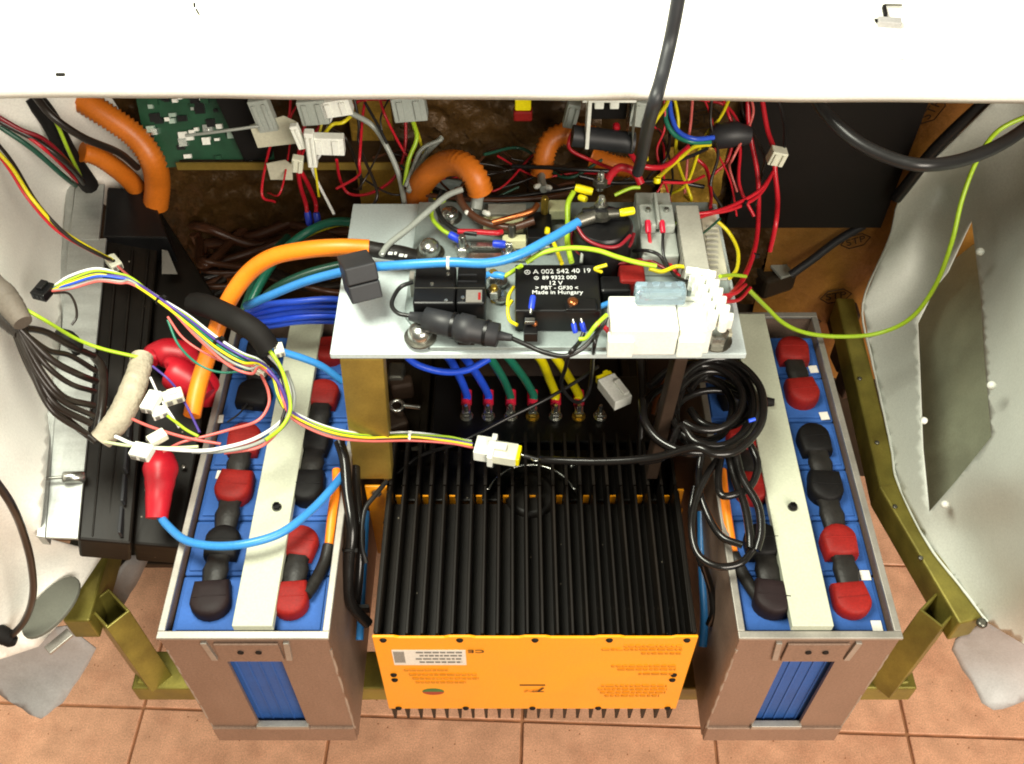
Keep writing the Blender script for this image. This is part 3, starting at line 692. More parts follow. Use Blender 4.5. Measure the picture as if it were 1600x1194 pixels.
for k, px in enumerate(TPX):
    p = P(px, 652, TZ); t = obj('terminal_stud', L(MB().lathe([(.0030, 0), (.0030, .022), (.0020, .024)], (p.x, p.y, TZ), 10)), 'steel', iv)
    M = MB().lathe([(.0085, .0), (.0085, .0025)], (p.x, p.y, TZ + .0005), 16).lathe([(.0068, .003), (.0068, .009), (.006, .010)], (p.x, p.y, TZ), 6, smooth=False)
    obj('terminal_nut', local(M, iv), 'brass' if k in (3, 5) else 'steel', t)
    if k < 6:
        a = Vector((p.x, p.y + .004, TZ + .012)); b = P(px - 1, 634, TZ + .012)
        obj('terminal_lug', L(MB().box((p.x, p.y + .004, TZ + .0115), (.011, .016, .002))), 'steel', t, bevel=.0006)
        obj('terminal_sleeve', L(MB().tube([a + Vector((0, .005, .002)), a + Vector((0, .022, .009))], .0068, 14)), 'crimp_red', t)
for x, y, z, rr in ((652, 712, .60, .013), (768, 728, .61, .006), (893, 728, .61, .005), (1050, 632, .60, .004)):
    obj('cap_screw', L(MB().lathe([(rr, -.02), (rr, .002), (rr * .7, .004), (rr * .2, .0046)], P(x, y, z), 16)), 'steel_dark' if rr > .01 else 'steel', iv)
# eye bolt and grey bits left of the terminal box
eb = thing('eye_bolt', 'steel eye bolt between brass leg and inverter terminals', 'eye bolt', P(620, 634, .58))
mb = MB(); c = P(620, 634, .585); mb.tube([c + Vector((.0085 * math.cos(a), .0085 * math.sin(a), 0)) for a in [2 * math.pi * i / 24 for i in range(25)]], .0026, 8)
obj('eye', local(mb, eb), 'steel', eb); obj('shank', local(MB().tube([c + Vector((.009, 0, 0)), c + Vector((.030, -.001, -.002))], .003, 8), eb), 'steel', eb)
for k, (x, y, z, d, nm, m_) in enumerate([(620, 585, .57, (.022, .03, .02), 'upper grey casting lug beside the brass leg', 'steel_dark'), (628, 606, .56, (.03, .02, .03), 'lower grey casting lug beside the eye bolt', 'dark_brown'), (616, 660, .55, (.03, .04, .03), 'brown casting below the eye bolt', 'dark_brown')]):
    tag(obj('casting_lug', MB().box(P(x, y, z), d, rotz(12 * k)), m_, bevel=.004), nm, 'casting')

# ------------------------------------------------------------------ tray above: painted sheet on brass legs
TRZ = .860
ty = thing('equipment_tray', 'pale painted metal tray carrying relays above the inverter', 'tray', (.02, .66, TRZ))
a, b, c, d = P(515, 553, TRZ), P(1167, 553, TRZ), P(1121, 318, TRZ), P(553, 318, TRZ)
obj('sheet', local(MB().prism([(a.x, a.y), (b.x, b.y), (b.x, c.y), (a.x, d.y)], TRZ - .0075, TRZ), ty), 'tray_paint', ty, bevel=.0012)
q = [P(672, 549, .8605), P(1100, 549, .8605), P(1146, 494, .8605), P(1112, 322, .8605), P(655, 322, .8605), P(632, 497, .8605)]
obj('base_plate', local(MB().prism([(v.x, v.y) for v in q], .8615, .8665), ty), 'tray_grey', ty, bevel=.001)
def leg(px0, px1, label):
    top0, top1 = P(px0, 566, .852), P(px1, 566, .852)
    yb = .6495; w = top1.x - top0.x; mb = MB()
    p = Vector(((top0.x + top1.x) / 2, top0.y + .006, .8515)); qv = Vector((p.x - .009, yb + .004, .652))
    dv = (qv - p).normalized(); xv = Vector((1, 0, 0)); nv = xv.cross(dv).normalized(); M = Matrix((xv, dv, nv)).transposed()
    mb.box((p + qv) / 2, (w, (qv - p).length, .004), M)
    for s in (-1, 1): mb.box((p + qv) / 2 + M @ Vector((s * (w / 2 - .0015), 0, -.011 if nv.y < 0 else .011)), (.003, (qv - p).length, .018), M)
    o = obj('leg', local(mb, ty), 'brass_steel' if label == 'left' else 'dark_brown', ty, bevel=.001)
    obj('leg_flange', local(MB().bb(p.x - w / 2, p.x + w / 2, p.y, p.y + .02, .8475, .8520), ty), 'brass_steel', ty, bevel=.001)
    return o
leg(530, 598, 'left'); leg(1056, 1076, 'right')

# ------------------------------------------------------------------ things on the tray
def bolt(px, py, z, r, h, label, m='steel', dome=True, base=None):
    t = thing('dome_bolt', label, 'bolt', P(px, py, z))
    obj('washer', MB().lathe([(r * 1.35, 0), (r * 1.35, h * .12)], (0, 0, 0), 20), 'steel_dark', t)
    prof_ = [(r, h * .12), (r, h * .45), (r * .93, h * .7), (r * .7, h * .9), (r * .3, h)] if dome else [(r, h * .12), (r, h), (r * .8, h * 1.1)]
    obj('head', MB().lathe(prof_, (0, 0, 0), 20 if dome else 6, smooth=dome), m, t)
    return t
bolt(672, 396, .8665, .0115, .017, 'domed steel bolt behind the black converter'); bolt(657, 527, .8665, .012, .016, 'domed steel bolt at tray front left corner')
bolt(703, 340, .8665, .010, .012, 'domed bolt near back edge of tray'); bolt(1118, 532, .8665, .012, .012, 'steel nut at tray front right corner', dome=False)

# relay with printed part number
rl = thing('relay', 'black relay printed with white part number A 002 542 40 19', 'relay', P(870, 458, .8665))
z = .896
body = pbox(MB(), 805, 413, 937, 486, z, .0295); body = local(body, rl); obj('case', body, 'black_plastic', rl, bevel=.0016)
def on(px, py, z, par): return P(px, py, z) - par.location
TZr = z + .0002
text('A 002 542 40 19', .0086, on(878, 424, TZr, rl), 'print_white', rl, rot=(0, 0, R(2)), name='printed_lettering')
text('89 9322 000', .0068, on(874, 434, TZr, rl), 'print_white', rl, rot=(0, 0, R(1)), name='printed_lettering')
text('12 V', .0076, on(868, 442.5, TZr, rl), 'print_white', rl, name='printed_lettering')
text('> PBT - GF30 <', .0066, on(870, 450, TZr, rl), 'print_white', rl, name='printed_lettering')
text('Made in Hungary', .0073, on(871, 457, TZr, rl), 'print_white', rl, name='printed_lettering')
for px, py in ((824, 425.5), (838, 434.5)):
    c = on(px, py, TZr, rl); mb = MB(); rr = .0028 if px < 830 else .0022
    mb.tube([c + Vector((rr * math.cos(a), rr * math.sin(a), 0)) for a in [2 * math.pi * i / 16 for i in range(17)]], .00035, 5)
    for a in (90, 210, 330): mb.tube([c, c + Vector((rr * math.cos(R(a)), rr * math.sin(R(a)), 0))], .0003, 5)
    obj('printed_emblem', mb, 'print_white', rl)
obj('terminal_step', local(pbox(MB(), 884, 466, 932, 484, z + .005, .005), rl), 'black_plastic', rl, bevel=.001)
obj('brass_screw', local(MB().lathe([(.0052, 0), (.0052, .002), (.003, .003)], P(895, 472, z + .005), 14), rl), 'copper', rl)
obj('mounting_tab', local(pbox(MB(), 818, 489, 840, 522, z - .012, .012), rl), 'black_plastic', rl, bevel=.001)
obj('terminal_blade', local(pbox(MB(), 820, 496, 836, 503, z - .004, .004), rl), 'steel', rl, bevel=.0005)
obj('terminal_rivet', local(MB().lathe([(.003, 0), (.003, .004), (.001, .005)], P(835, 508, z - .013), 10), rl), 'copper', rl)
obj('terminal_rivet', local(MB().lathe([(.003, 0), (.003, .004), (.001, .005)], P(832, 527, z - .026), 10), rl), 'copper', rl)
def crimp(px, py, px2, py2, z1, z2, w, m, label, grp='insulated crimp terminals', tip=True):
    t = thing('crimp_terminal', label, 'crimp terminal', P(px, py, z1), group=grp)
    a, b = P(px, py, z1), P(px2, py2, z2); r = rad(w, a)
    obj('sleeve', local(MB().tube([a, a.lerp(b, .15), a.lerp(b, .85), b], [r * .85, r, r, r * .85], 12), t), m, t)
    if tip: e = b + (b - a).normalized() * r * 1.6; obj('tongue', local(MB().tube([b, e], [r * .55, r * .5], 8), t), 'steel', t)
    return t
crimp(833, 463, 830, 483, .912, .908, 10, 'crimp_blue', 'blue crimp terminal upright on left of the relay')
crimp(899, 520, 896, 505, .885, .893, 9, 'crimp_blue', 'blue crimp terminal under relay, left of pair'); crimp(913, 519, 909, 504, .885, .893, 9, 'crimp_blue', 'blue crimp terminal under relay, right of pair')

# converter
cv = thing('converter', 'black two part converter box on the tray left of relay', 'converter', P(700, 455, .8665)); z = .902
obj('case', local(pbox(MB(), 647, 416, 712, 474, z, .0355), cv), 'black_plastic', cv, bevel=.002)
obj('case_end', local(pbox(MB(), 714, 416, 759, 474, z - .001, .0345), cv), 'black_plastic', cv, bevel=.002)
obj('seam', local(pbox(MB(), 648, 449.2, 758, 450.2, z + .0004, .001), cv), 'steel_dark', cv)
obj('end_tab', local(pbox(MB(), 640, 424, 647, 436, z - .01, .03), cv), 'alu_rim', cv)
for py in (428, 438): obj('vent_slot', local(pbox(MB(), 716, py, 745, py + 2, z - .0002, .0016), cv), 'black_soft', cv)
obj('label_plate', local(pbox(MB(), 728, 453, 753, 472, z - .0002, .001), cv), 'print_grey', cv); obj('label_mark', local(pbox(MB(), 747, 457, 751, 468, z + .0004, .0008), cv), 'cap_red', cv)
for k, (px, py) in enumerate(((700, 428), (675, 444), (697, 470), (723, 465))): obj('case_screw', local(MB().lathe([(.0022, 0), (.0018, .001)], P(px, py, z), 10), cv), 'steel', cv)

# inline fuse holder
fh = thing('fuse_holder', 'black inline fuse holder lying along front of tray', 'fuse holder', P(715, 512, .8665)); zf = .888
ax = [P(640, 494, zf), P(662, 498, zf), P(664, 498.5, zf), P(692, 505, zf), P(694, 505.5, zf), P(716, 511, zf), P(718, 511.5, zf), P(738, 516, zf), P(740, 516.5, zf), P(778, 524, zf), P(779, 524.3, zf), P(800, 528, zf)]
rr = [.0045, .0065, .012, .0125, .0125, .0125, .0145, .0145, .0125, .012, .005, .0035]
obj('barrel', local(MB().tube(ax, rr, 18), fh), 'black_soft', fh)
for t in (.2, .5, .8): 
    p = ax[3].lerp(ax[9], t); dr = (ax[9] - ax[3]).normalized()
    obj('grip_ring', local(MB().tube([p - dr * .0016, p + dr * .0016], .0133, 18), fh), 'black_plastic', fh)
obj('flat_lug', local(pbox(MB(), 716, 512, 742, 536, .872, .004), fh), 'black_plastic', fh, bevel=.001)

# ferrite core block clipped over the cables
fe = thing('ferrite_core', 'black block shaped ferrite core clipped on cables at tray left edge', 'ferrite core', P(562, 432, .905))
M = Matrix.Rotation(R(20), 3, 'Z') @ Matrix.Rotation(R(-24), 3, 'X'); c = Vector((0, 0, 0))
obj('half_shell', MB().box(c + M @ Vector((0, 0, .0095)), (.031, .046, .018), M), 'black_soft', fe, bevel=.0016)
obj('half_shell', MB().box(c + M @ Vector((0, 0, -.0095)), (.031, .046, .018), M), 'black_soft', fe, bevel=.0016)
obj('snap_tab', MB().box(c + M @ Vector((.0155, 0, 0)), (.002, .018, .024), M), 'black_plastic', fe, bevel=.0006)

# white DIN fuse switch with clear fuse and choc block
dn_ = thing('fuse_switch', 'white rail mounted fuse switch at the right of the tray', 'fuse switch', P(1030, 505, .8665)); z = .902
obj('body', local(pbox(MB(), 953, 462, 1058, 516, z, .036), dn_), 'white_plastic', dn_, bevel=.0018)
obj('body_side', local(pbox(MB(), 1060, 462, 1110, 515, z - .001, .035), dn_), 'white_plastic', dn_, bevel=.0018)
obj('front_lip', local(pbox(MB(), 950, 518, 990, 534, z - .012, .023), dn_), 'white_plastic', dn_, bevel=.001)
obj('front_lip', local(pbox(MB(), 1060, 517, 1100, 534, z - .012, .023), dn_), 'white_plastic', dn_, bevel=.001)
obj('rail_edge', local(pbox(MB(), 991, 538, 1059, 546, z - .030, .005), dn_), 'grey_plastic', dn_)
obj('hinge_line', local(pbox(MB(), 955, 470, 1108, 471, z + .0005, .001), dn_), 'grey_plastic', dn_)
for k in range(6): obj('vent_rib', local(pbox(MB(), 1044 + k * 2.3, 484, 1045.2 + k * 2.3, 508, z + .0006, .001), dn_), 'white_plastic', dn_)
fz = thing('glass_fuse', 'clear bluish fuse cartridge on top of white fuse switch', 'fuse', P(1032, 452, .92))
a, b = P(995, 450, .916), P(1072, 450, .916)
obj('cartridge', local(pbox(MB(), 993, 438, 1073, 458, .922, .018), fz), 'clear_fuse', fz, bevel=.003)
obj('inner_strip', local(MB().box((a + b) / 2 - Vector((0, 0, .004)), ((b - a).length * .8, .003, .002)), fz), 'steel', fz)
for px in (1015, 1034, 1053): obj('notch', local(MB().lathe([(.003, -.002), (.003, .002)], P(px, 450, .915), 10), fz), 'print_grey', fz)
cb = thing('terminal_strip', 'white choc block terminal strip at tray right edge', 'terminal strip', P(1108, 460, .8665))
for k in range(6):
    t = k / 5; px, py = 1094 + 26 * t, 432 + 66 * t
    for s in (-1, 1):
        p = P(px + s * 9 + 2, py + (3 if s > 0 else 0), .914); obj('terminal_tower', local(MB().lathe([(.0045, -.012), (.0048, 0), (.0044, .008), (.0030, .0085), (.0028, .004)], p, 12), cb), 'white_plastic', cb)
    p = P(px, py, .902); obj('clamp_body', local(MB().box(p, (.030, .010, .014), rotz(-14)), cb), 'white_plastic', cb, bevel=.0015)
tag(obj('strip_bracket', pbox(MB(), 1082, 440, 1128, 498, .893, .0265), 'tray_grey', bevel=.001), 'grey bracket block under the choc block', 'bracket')

# slotted cable duct
du = thing('cable_duct', 'grey slotted cable duct along right edge of tray', 'cable duct', P(1095, 400, .8665))
x0, x1 = P(1064, 375, .905).x, P(1100, 375, .905).x; y0, y1 = P(0, 432, .905).y, P(0, 322, .905).y
obj('cover', local(MB().bb(x0, x1, y0, y1, .903, .906), du), 'duct_grey', du, bevel=.0006)
sl = MB().bb(-.001, .001, -.0032, .0032, 0, .036).mesh('slat')
ns = 12
for k in range(ns):
    y = y0 + (y1 - y0) * (k + .5) / ns
    for x in (x0 + .001, x1 - .001): obj('slat', sl, 'duct_grey', du, loc=Vector((x, y, .867)) - du.location)
dv = thing('wiring_card', 'cream ribbed connector card beside the cable duct', 'connector', P(1115, 420, .8665))
obj('card', local(pbox(MB(), 1102, 332, 1128, 430, .875, .008), dv), 'duct_cream', dv, bevel=.0008)
for k in range(9): obj('rib', local(pbox(MB(), 1104, 352 + k * 8, 1122, 355 + k * 8, .8765, .002), dv), 'duct_grey', dv)
dv2 = thing('wiring_card', 'cream ribbed connector card at the front right of tray', 'connector', P(1130, 500, .8665))
obj('card', local(pbox(MB(), 1118, 470, 1140, 522, .872, .005), dv2), 'duct_cream', dv2, bevel=.0008)
for k in range(5): obj('rib', local(pbox(MB(), 1121, 474 + k * 9, 1134, 477 + k * 9, .8735, .002), dv2), 'duct_grey', dv2)

# contactor
ct = thing('contactor', 'black round contactor with two studs near the tray back', 'contactor', P(945, 372, .8665)); cz = .925
c = P(943, 348, cz)
obj('can', local(MB().lathe([(.031, .8665), (.031, .905), (.029, .908), (.029, .916), (.030, .918), (.030, cz - .003), (.027, cz)], (c.x, c.y, 0), 32), ct), 'black_plastic', ct)
obj('barrier', local(MB().box((c.x, c.y + .006, cz + .006), (.044, .006, .014)), ct), 'black_plastic', ct, bevel=.002)
for nm, px, py in (('front', 938, 334), ('rear', 937, 296)):
    p = P(px, py, cz); sb = MB().lathe([(.004, 0), (.004, .020), (.003, .022)], (p.x, p.y, cz), 10)
    obj('stud', local(sb, ct), 'steel', ct); obj('nut', local(MB().lathe([(.0075, .006), (.0075, .012), (.006, .013)], (p.x, p.y, cz), 6, smooth=False), ct), 'steel_dark', ct)
def lug(px, py, px2, py2, z, w, label, m='steel_dark'):
    t = thing('cable_lug', label, 'cable lug', P(px, py, z)); a, b = P(px, py, z), P(px2, py2, z); d = (b - a); ang = math.atan2(d.y, d.x)
    poly = [(w * math.cos(k), w * math.sin(k)) for k in [R(40 + i * 28) for i in range(11)]]
    obj('palm', MB().prism(poly, 0, .003, M=Matrix.Rotation(ang, 3, 'Z')), m, t)
    obj('barrel', MB().tube([Vector((w * .55 * math.cos(ang), w * .55 * math.sin(ang), .0015)), d], [w * .62, w * .55], 12), m, t)
    return t
lug(938, 336, 902, 347, cz + .004, .012, 'grey crimped lug of the light blue cable on contactor'); lug(941, 337, 966, 333, cz + .008, .0085, 'small ring lug of the front yellow terminal')
crimp(968, 333, 991, 329, cz + .010, cz + .011, 13, 'crimp_yellow', 'yellow crimp terminal in front of contactor stud', tip=False)
crimp(926, 300, 899, 293, cz + .008, cz + .010, 13, 'crimp_yellow', 'yellow crimp terminal left of rear contactor stud', tip=False)
crimp(916, 312, 905, 308, cz + .002, cz + .001, 11, 'crimp_yellow', 'short yellow crimp terminal between contactor studs', tip=False)

# grey fuse carriers right of contactor
gb = thing('fuse_block', 'pale grey double fuse block right of the contactor', 'fuse block', P(1028, 360, .8665)); z = .908
obj('base', local(pbox(MB(), 998, 300, 1054, 400, z - .012, .029), gb), 'grey_plastic', gb, bevel=.0018)
for px in (1000, 1029):
    obj('carrier', local(pbox(MB(), px, 318, px + 24, 352, z, .012), gb), 'grey_plastic', gb, bevel=.0018)
    obj('contact_clip', local(MB().lathe([(.003, 0), (.0025, .004)], P(px + 12, 330, z), 10), gb), 'steel', gb)
obj('divider', local(pbox(MB(), 1024, 300, 1029, 345, z + .006, .012), gb), 'grey_plastic', gb, bevel=.001)
crimp(1012, 345, 1013, 364, z + .004, z - .002, 10, 'crimp_red', 'red crimp terminal on left carrier of grey fuse block', tip=False); crimp(1034, 345, 1036, 364, z + .004, z - .002, 9, 'crimp_red', 'red crimp terminal on right carrier of grey fuse block', tip=False)
crimp(1026, 286, 1027, 278, .925, .930, 12, 'crimp_yellow', 'yellow crimp terminal behind the grey fuse block', tip=False)

# shunt, busbars and studs between converter and contactor
sh = thing('current_shunt', 'steel current shunt with cream strips in the tray middle', 'shunt', P(780, 370, .8665))
obj('insulator', local(pbox(MB(), 755, 338, 818, 352, .884, .012), sh), 'cream', sh, bevel=.001); obj('insulator', local(pbox(MB(), 785, 366, 822, 376, .882, .012), sh), 'cream', sh, bevel=.001)
obj('insulator', local(pbox(MB(), 858, 312, 892, 330, .890, .012), sh), 'cream', sh, bevel=.001)
obj('block', local(pbox(MB(), 762, 318, 822, 334, .878, .0115), sh), 'duct_grey', sh, bevel=.001); obj('block', local(pbox(MB(), 824, 330, 862, 372, .886, .018), sh), 'black_plastic', sh, bevel=.0015)
obj('bar', local(pbox(MB(), 735, 378, 800, 386, .878, .004), sh), 'steel', sh, bevel=.0006); obj('bar', local(pbox(MB(), 715, 395, 830, 404, .874, .004), sh), 'steel', sh, bevel=.0006)
for k, (px, py, zt, m_) in enumerate(((723, 397, .892, 'steel'), (800, 384, .895, 'steel_dark'), (850, 352, .905, 'brass'), (853, 392, .882, 'steel'), (795, 404, .886, 'steel'))):
    p = P(px, py, .868); obj('stud', local(MB().lathe([(.0042, 0), (.0042, zt - .868), (.003, zt - .866)], p, 10), sh), m_, sh); obj('nut', local(MB().lathe([(.008, .004), (.008, .011), (.0065, .012)], p, 6, smooth=False), sh), 'steel', sh)
crimp(702, 366, 720, 376, .888, .884, 13, 'crimp_blue', 'blue crimp terminal behind the converter'); crimp(770, 381, 790, 382, .888, .888, 13, 'crimp_blue', 'blue crimp terminal on the steel shunt bar')
crimp(852, 360, 858, 361, .905, .904, 12, 'crimp_yellow', 'yellow terminal disc beside the brass stud', tip=False)
for k, (px, py) in enumerate(((771, 446), (772, 470))):
    t = thing('battery_stud', f'{"upper" if k == 0 else "lower"} bright ring terminal stud right of the converter', 'stud', P(px, py, .8665), group='ring terminal studs by the converter')
    obj('post', MB().lathe([(.004, 0), (.004, .020), (.003, .021)], (0, 0, 0), 10), 'brass', t); obj('nut', MB().lathe([(.0075, .008), (.0075, .016), (.006, .017)], (0, 0, 0), 6, smooth=False), 'steel', t)
    obj('ring', MB().lathe([(.009, .005), (.009, .0075)], (.006, 0, 0), 16), 'steel', t)
tag(obj('red_relay', pbox(MB(), 968, 412, 1008, 440, .895, .028), 'cap_red', bevel=.003), 'small dark red fuse holder behind the white fuse switch', 'fuse holder')
tag(obj('black_relay', pbox(MB(), 938, 430, 985, 455, .892, .025), 'black_plastic', bevel=.003), 'small black plug between relay and fuse switch', 'plug')

# ------------------------------------------------------------------ black charger on the left with aluminium flange
def quadslab(pts, z, th):           # pts: four (px,py) CCW seen from above, heights z list
    w = [P(x, y, zz) for (x, y), zz in zip(pts, z)]
    n = (w[1] - w[0]).cross(w[2] - w[0]).normalized()
    if n.z < 0: n = -n
    lo = [p - n * th for p in w]
    ctr = sum(w, Vector()) / 4
    # order by angle
    idx = sorted(range(4), key=lambda i: math.atan2(w[i].y - ctr.y, w[i].x - ctr.x))
    w = [w[i] for i in idx]; lo = [lo[i] for i in idx]
    return MB().add(lo + w, [(3, 2, 1, 0), (4, 5, 6, 7)] + [(i, (i + 1) % 4, 4 + (i + 1) % 4, 4 + i) for i in range(4)])
cg = thing('battery_charger', 'black finned charger box with aluminium flange on the left', 'charger', P(150, 845, .62))
def LC(mb): return local(mb, cg)
ZA, ZB = .700, .785
obj('flange', LC(quadslab([(118, 292), (163, 287), (154, 374), (108, 374)], [ZB, ZB, .773, .773], .004)), 'alu_sheet', cg, bevel=.0006)
obj('flange', LC(quadslab([(107, 376), (166, 372), (121, 842), (71, 840)], [.772, .772, ZA, ZA], .004)), 'alu_sheet', cg, bevel=.0006)
obj('flange_lip', LC(quadslab([(105, 290), (117, 291), (70, 840), (57, 838)], [ZB - .001, ZB - .002, ZA - .002, ZA - .001], .022)), 'alu_sheet', cg, bevel=.0006)
obj('case', LC(quadslab([(168, 292), (252, 330), (205, 850), (121, 843)], [ZB - .006, ZB - .03, ZA - .02, ZA - .006], .05)), 'inv_black', cg, bevel=.003)
obj('case', LC(quadslab([(252, 330), (348, 480), (282, 856), (206, 850)], [ZB - .045, .70, .655, .66], .05)), 'inv_black', cg, bevel=.003)
obj('end_block', LC(quadslab([(168, 292), (234, 296), (262, 372), (160, 370)], [ZB + .002, ZB, .77, .772], .05)), 'black_plastic', cg, bevel=.002)
obj('bottom_skirt', LC(quadslab([(124, 836), (282, 850), (276, 864), (140, 850)], [.64, .60, .585, .62], .008)), 'dark_brown', cg, bevel=.001)
for k in range(3):
    f0, f1 = .25 + k * .28, .27 + k * .28
    def lr(y, f): 
        xl = 168 + (121 - 168) * (y - 292) / 550; xr = 252 + (205 - 252) * (y - 330) / 520; return xl + (xr - xl) * f
    def zz(y, f): return ZB - .006 + (ZA - ZB) * (y - 292) / 550 - .018 * f
    obj('case_fin', LC(quadslab([(lr(390, f0), 390), (lr(390, f1) + 1.2, 390), (lr(838, f1) + 1.2, 838), (lr(838, f0), 838)], [zz(390, f0) + .002, zz(390, f0) + .002, zz(838, f0) + .002, zz(838, f0) + .002], .005)), 'inv_black', cg, bevel=.0008)
for k in range(4):
    y0 = 640 + k * 50
    obj('case_rib', LC(quadslab([(lr(y0, .72), y0), (lr(y0, .78), y0), (lr(y0 + 42, .78), y0 + 42), (lr(y0 + 42, .72), y0 + 42)], [zz(y0, .8) + .008] * 4, .010)), 'black_soft', cg, bevel=.001)
obj('paper_label', LC(quadslab([(253, 390), (262, 392), (277, 428), (253, 428)], [.752, .752, .742, .745], .001)), 'print_grey', cg)
sp = thing('silver_spacer', 'polished steel spacer pin across the aluminium flange', 'spacer', P(115, 747, .712))
a, b = P(97, 746, .722), P(134, 745, .715)
obj('pin', local(MB().tube([a, a.lerp(b, .06), a.lerp(b, .94), b], [.004, .0062, .0062, .004], 14), sp), 'steel', sp); obj('thread', local(MB().tube([P(66, 748, .722), a], .0018, 8), sp), 'steel', sp)
for k, (px, py) in enumerate(((143, 729), (150, 747), (287, 730), (233, 730))):
    tag(obj('case_screw', MB().lathe([(.003, 0), (.003, .0015), (.0015, .0025)], P(px, py, .70 if k < 2 else .675), 10), 'steel'), ['tiny screw at the left of the charger, upper', 'tiny screw at the left of the charger, lower', 'tiny screw right of the red rubber boot', 'tiny screw left of the red rubber boot'][k], 'screw')

# red rubber boots
def boot(pts, ws, label, head=None):
    W = [P(*p) for p in pts]; rs = [rad(w, p) for w, p in zip(ws, W)]
    path = spline(W, 6); r = []
    for i in range(len(W) - 1):
        for k in range(6):
            t = k / 6; t = t * t * (3 - 2 * t); r.append(rs[i] + (rs[i + 1] - rs[i]) * t)
    r.append(rs[-1]); mb = MB().tube(path, r, 20)
    if head: mb.lathe([(.45 * head[3], .92 * head[3]), (.8 * head[3], .6 * head[3]), (head[3], 0), (head[3], -.03)][::-1], P(*head[:3]), 20)
    return tag(obj('terminal_boot', mb, 'boot_red'), label, 'rubber boot')
boot([(251, 712, .722), (251, 717, .722), (251, 733, .722), (250, 752, .72), (248, 775, .715), (245, 810, .705)], [30, 44, 54, 46, 40, 34], 'bright red rubber boot on the blue cable, left of left battery box')
boot([(236, 565, .735), (242, 556, .735), (262, 552, .735), (288, 556, .732), (306, 570, .725)], [22, 40, 48, 44, 26], 'upper red rubber boot in pair behind the beige wrapped loom')
boot([(262, 582, .742), (268, 580, .742), (278, 586, .74), (300, 598, .735), (322, 620, .725)], [30, 50, 56, 50, 36], 'lower red rubber boot in pair beside the orange cable')
boot([(300, 585, .70), (312, 590, .70), (324, 608, .695), (326, 632, .68)], [24, 40, 44, 30], 'dark side of red boot right of the orange cable')

# wrapped looms on the left
def loom(pts, ws, m, label, name='wrapped_loom'):
    W = [P(*p) for p in pts]; path = spline(W, 10); rs = []
    for i in range(len(W) - 1):
        for k in range(10): t = k / 10; rs.append(rad(ws[i] + (ws[i + 1] - ws[i]) * t, W[i]) * random.uniform(.97, 1.03))
    rs.append(rad(ws[-1], W[-1])); return tag(obj(name, MB().tube(path, rs, 16), m), label, 'wire loom')
loom([(222, 558, .80), (217, 580, .80), (205, 615, .80), (185, 655, .79), (157, 688, .78)], [34, 36, 40, 40, 36], 'tape_beige', 'beige fabric wrapped wire loom over the charger')
loom([(-20, 435, .93), (6, 462, .92), (22, 485, .915), (36, 505, .91)], [34, 40, 38, 30], 'loom_taupe', 'grey wrapped loom end at the left edge')
loom([(-10, 470, .905), (14, 500, .90), (34, 520, .895)], [40, 34, 26], 'w_loom', 'black wrapped loom under the grey one at left edge')
fan = [((30, 512), (70, 520), (110, 540), (146, 556)), ((30, 515), (75, 545), (110, 555), (150, 580)), ((32, 515), (80, 560), (120, 585), (150, 596)), ((30, 515), (72, 570), (110, 600), (148, 612)),
       ((28, 515), (62, 575), (100, 620), (146, 634)), ((26, 515), (58, 580), (95, 625), (146, 650)), ((24, 512), (52, 572), (85, 630), (142, 662)), ((22, 512), (48, 575), (82, 640), (136, 678)), ((20, 510), (44, 570), (78, 632), (118, 665), (150, 690))]
fs_names = ['topmost', 'second', 'third', 'fourth', 'fifth', 'sixth', 'seventh', 'eighth', 'lowest']
for k, f in enumerate(fan):
    zs = [.90, .87, .84, .80, .785][:len(f)]
    C('harness_wire', f'thick black harness wire, {fs_names[k]} of nine fanning from the left edge', 'w_loom', 9 if k % 2 else 11, [(x, y, z) for (x, y), z in zip(f, zs)], cat='wire', group='black wires fanning from the left edge')
C('harness_wire', 'black wire bridging beside the beige wrapped loom', 'w_loom', 14, [(146, 556, .78), (160, 580, .785), (160, 630, .785), (150, 690, .775)], cat='wire')
loom([(92, 520, .84), (105, 528, .84), (118, 540, .83), (120, 552, .82)], [16, 26, 24, 12], 'black_matt', 'small black taped plug on the wire fan', name='taped_plug')
# small black connector with hanging loop
pc = thing('plug_connector', 'small black plug connector over the white left fender', 'connector', P(68, 455, .85)); M = Matrix.Rotation(R(-18), 3, 'Z')
obj('housing', MB().box((0, 0, 0), (.017, .020, .010), M), 'black_plastic', pc, bevel=.001); obj('latch', MB().box((0, .002, .007), (.008, .012, .004), M), 'black_plastic', pc, bevel=.0006)
for i in range(3): obj('pin_slot', MB().box(M @ Vector((-.005 + i * .005, -.0104, 0)), (.003, .001, .005), M), 'black_soft', pc)

def conn(px, py, z, d, rz, m, label, n=2, tilt=0, cat='connector', name='wire_connector', slots=True):
    t = thing(name, label, cat, P(px, py, z)); M = Matrix.Rotation(R(rz), 3, 'Z') @ Matrix.Rotation(R(tilt), 3, 'X')
    obj('housing', MB().box((0, 0, 0), d, M), m, t, bevel=min(d) * .12)
    obj('latch', MB().box(M @ Vector((0, d[1] * .12, d[2] * .62)), (d[0] * .45, d[1] * .5, d[2] * .28), M), m, t, bevel=min(d) * .05)
    for i in range(n): obj('wire_entry', MB().box(M @ Vector(((i - (n - 1) / 2) * d[0] / n, -d[1] / 2 - .0003, 0)), (d[0] / n * .55, .002, d[2] * .5), M), 'print_grey' if m != 'black_plastic' else 'black_soft', t)
    return t
conn(237, 628, .80, (.014, .024, .010), -12, 'white_plastic', 'white two way connector hanging below the red boots'); conn(250, 645, .792, (.016, .010, .008), 30, 'white_plastic', 'white clip connector just under the two way connector')
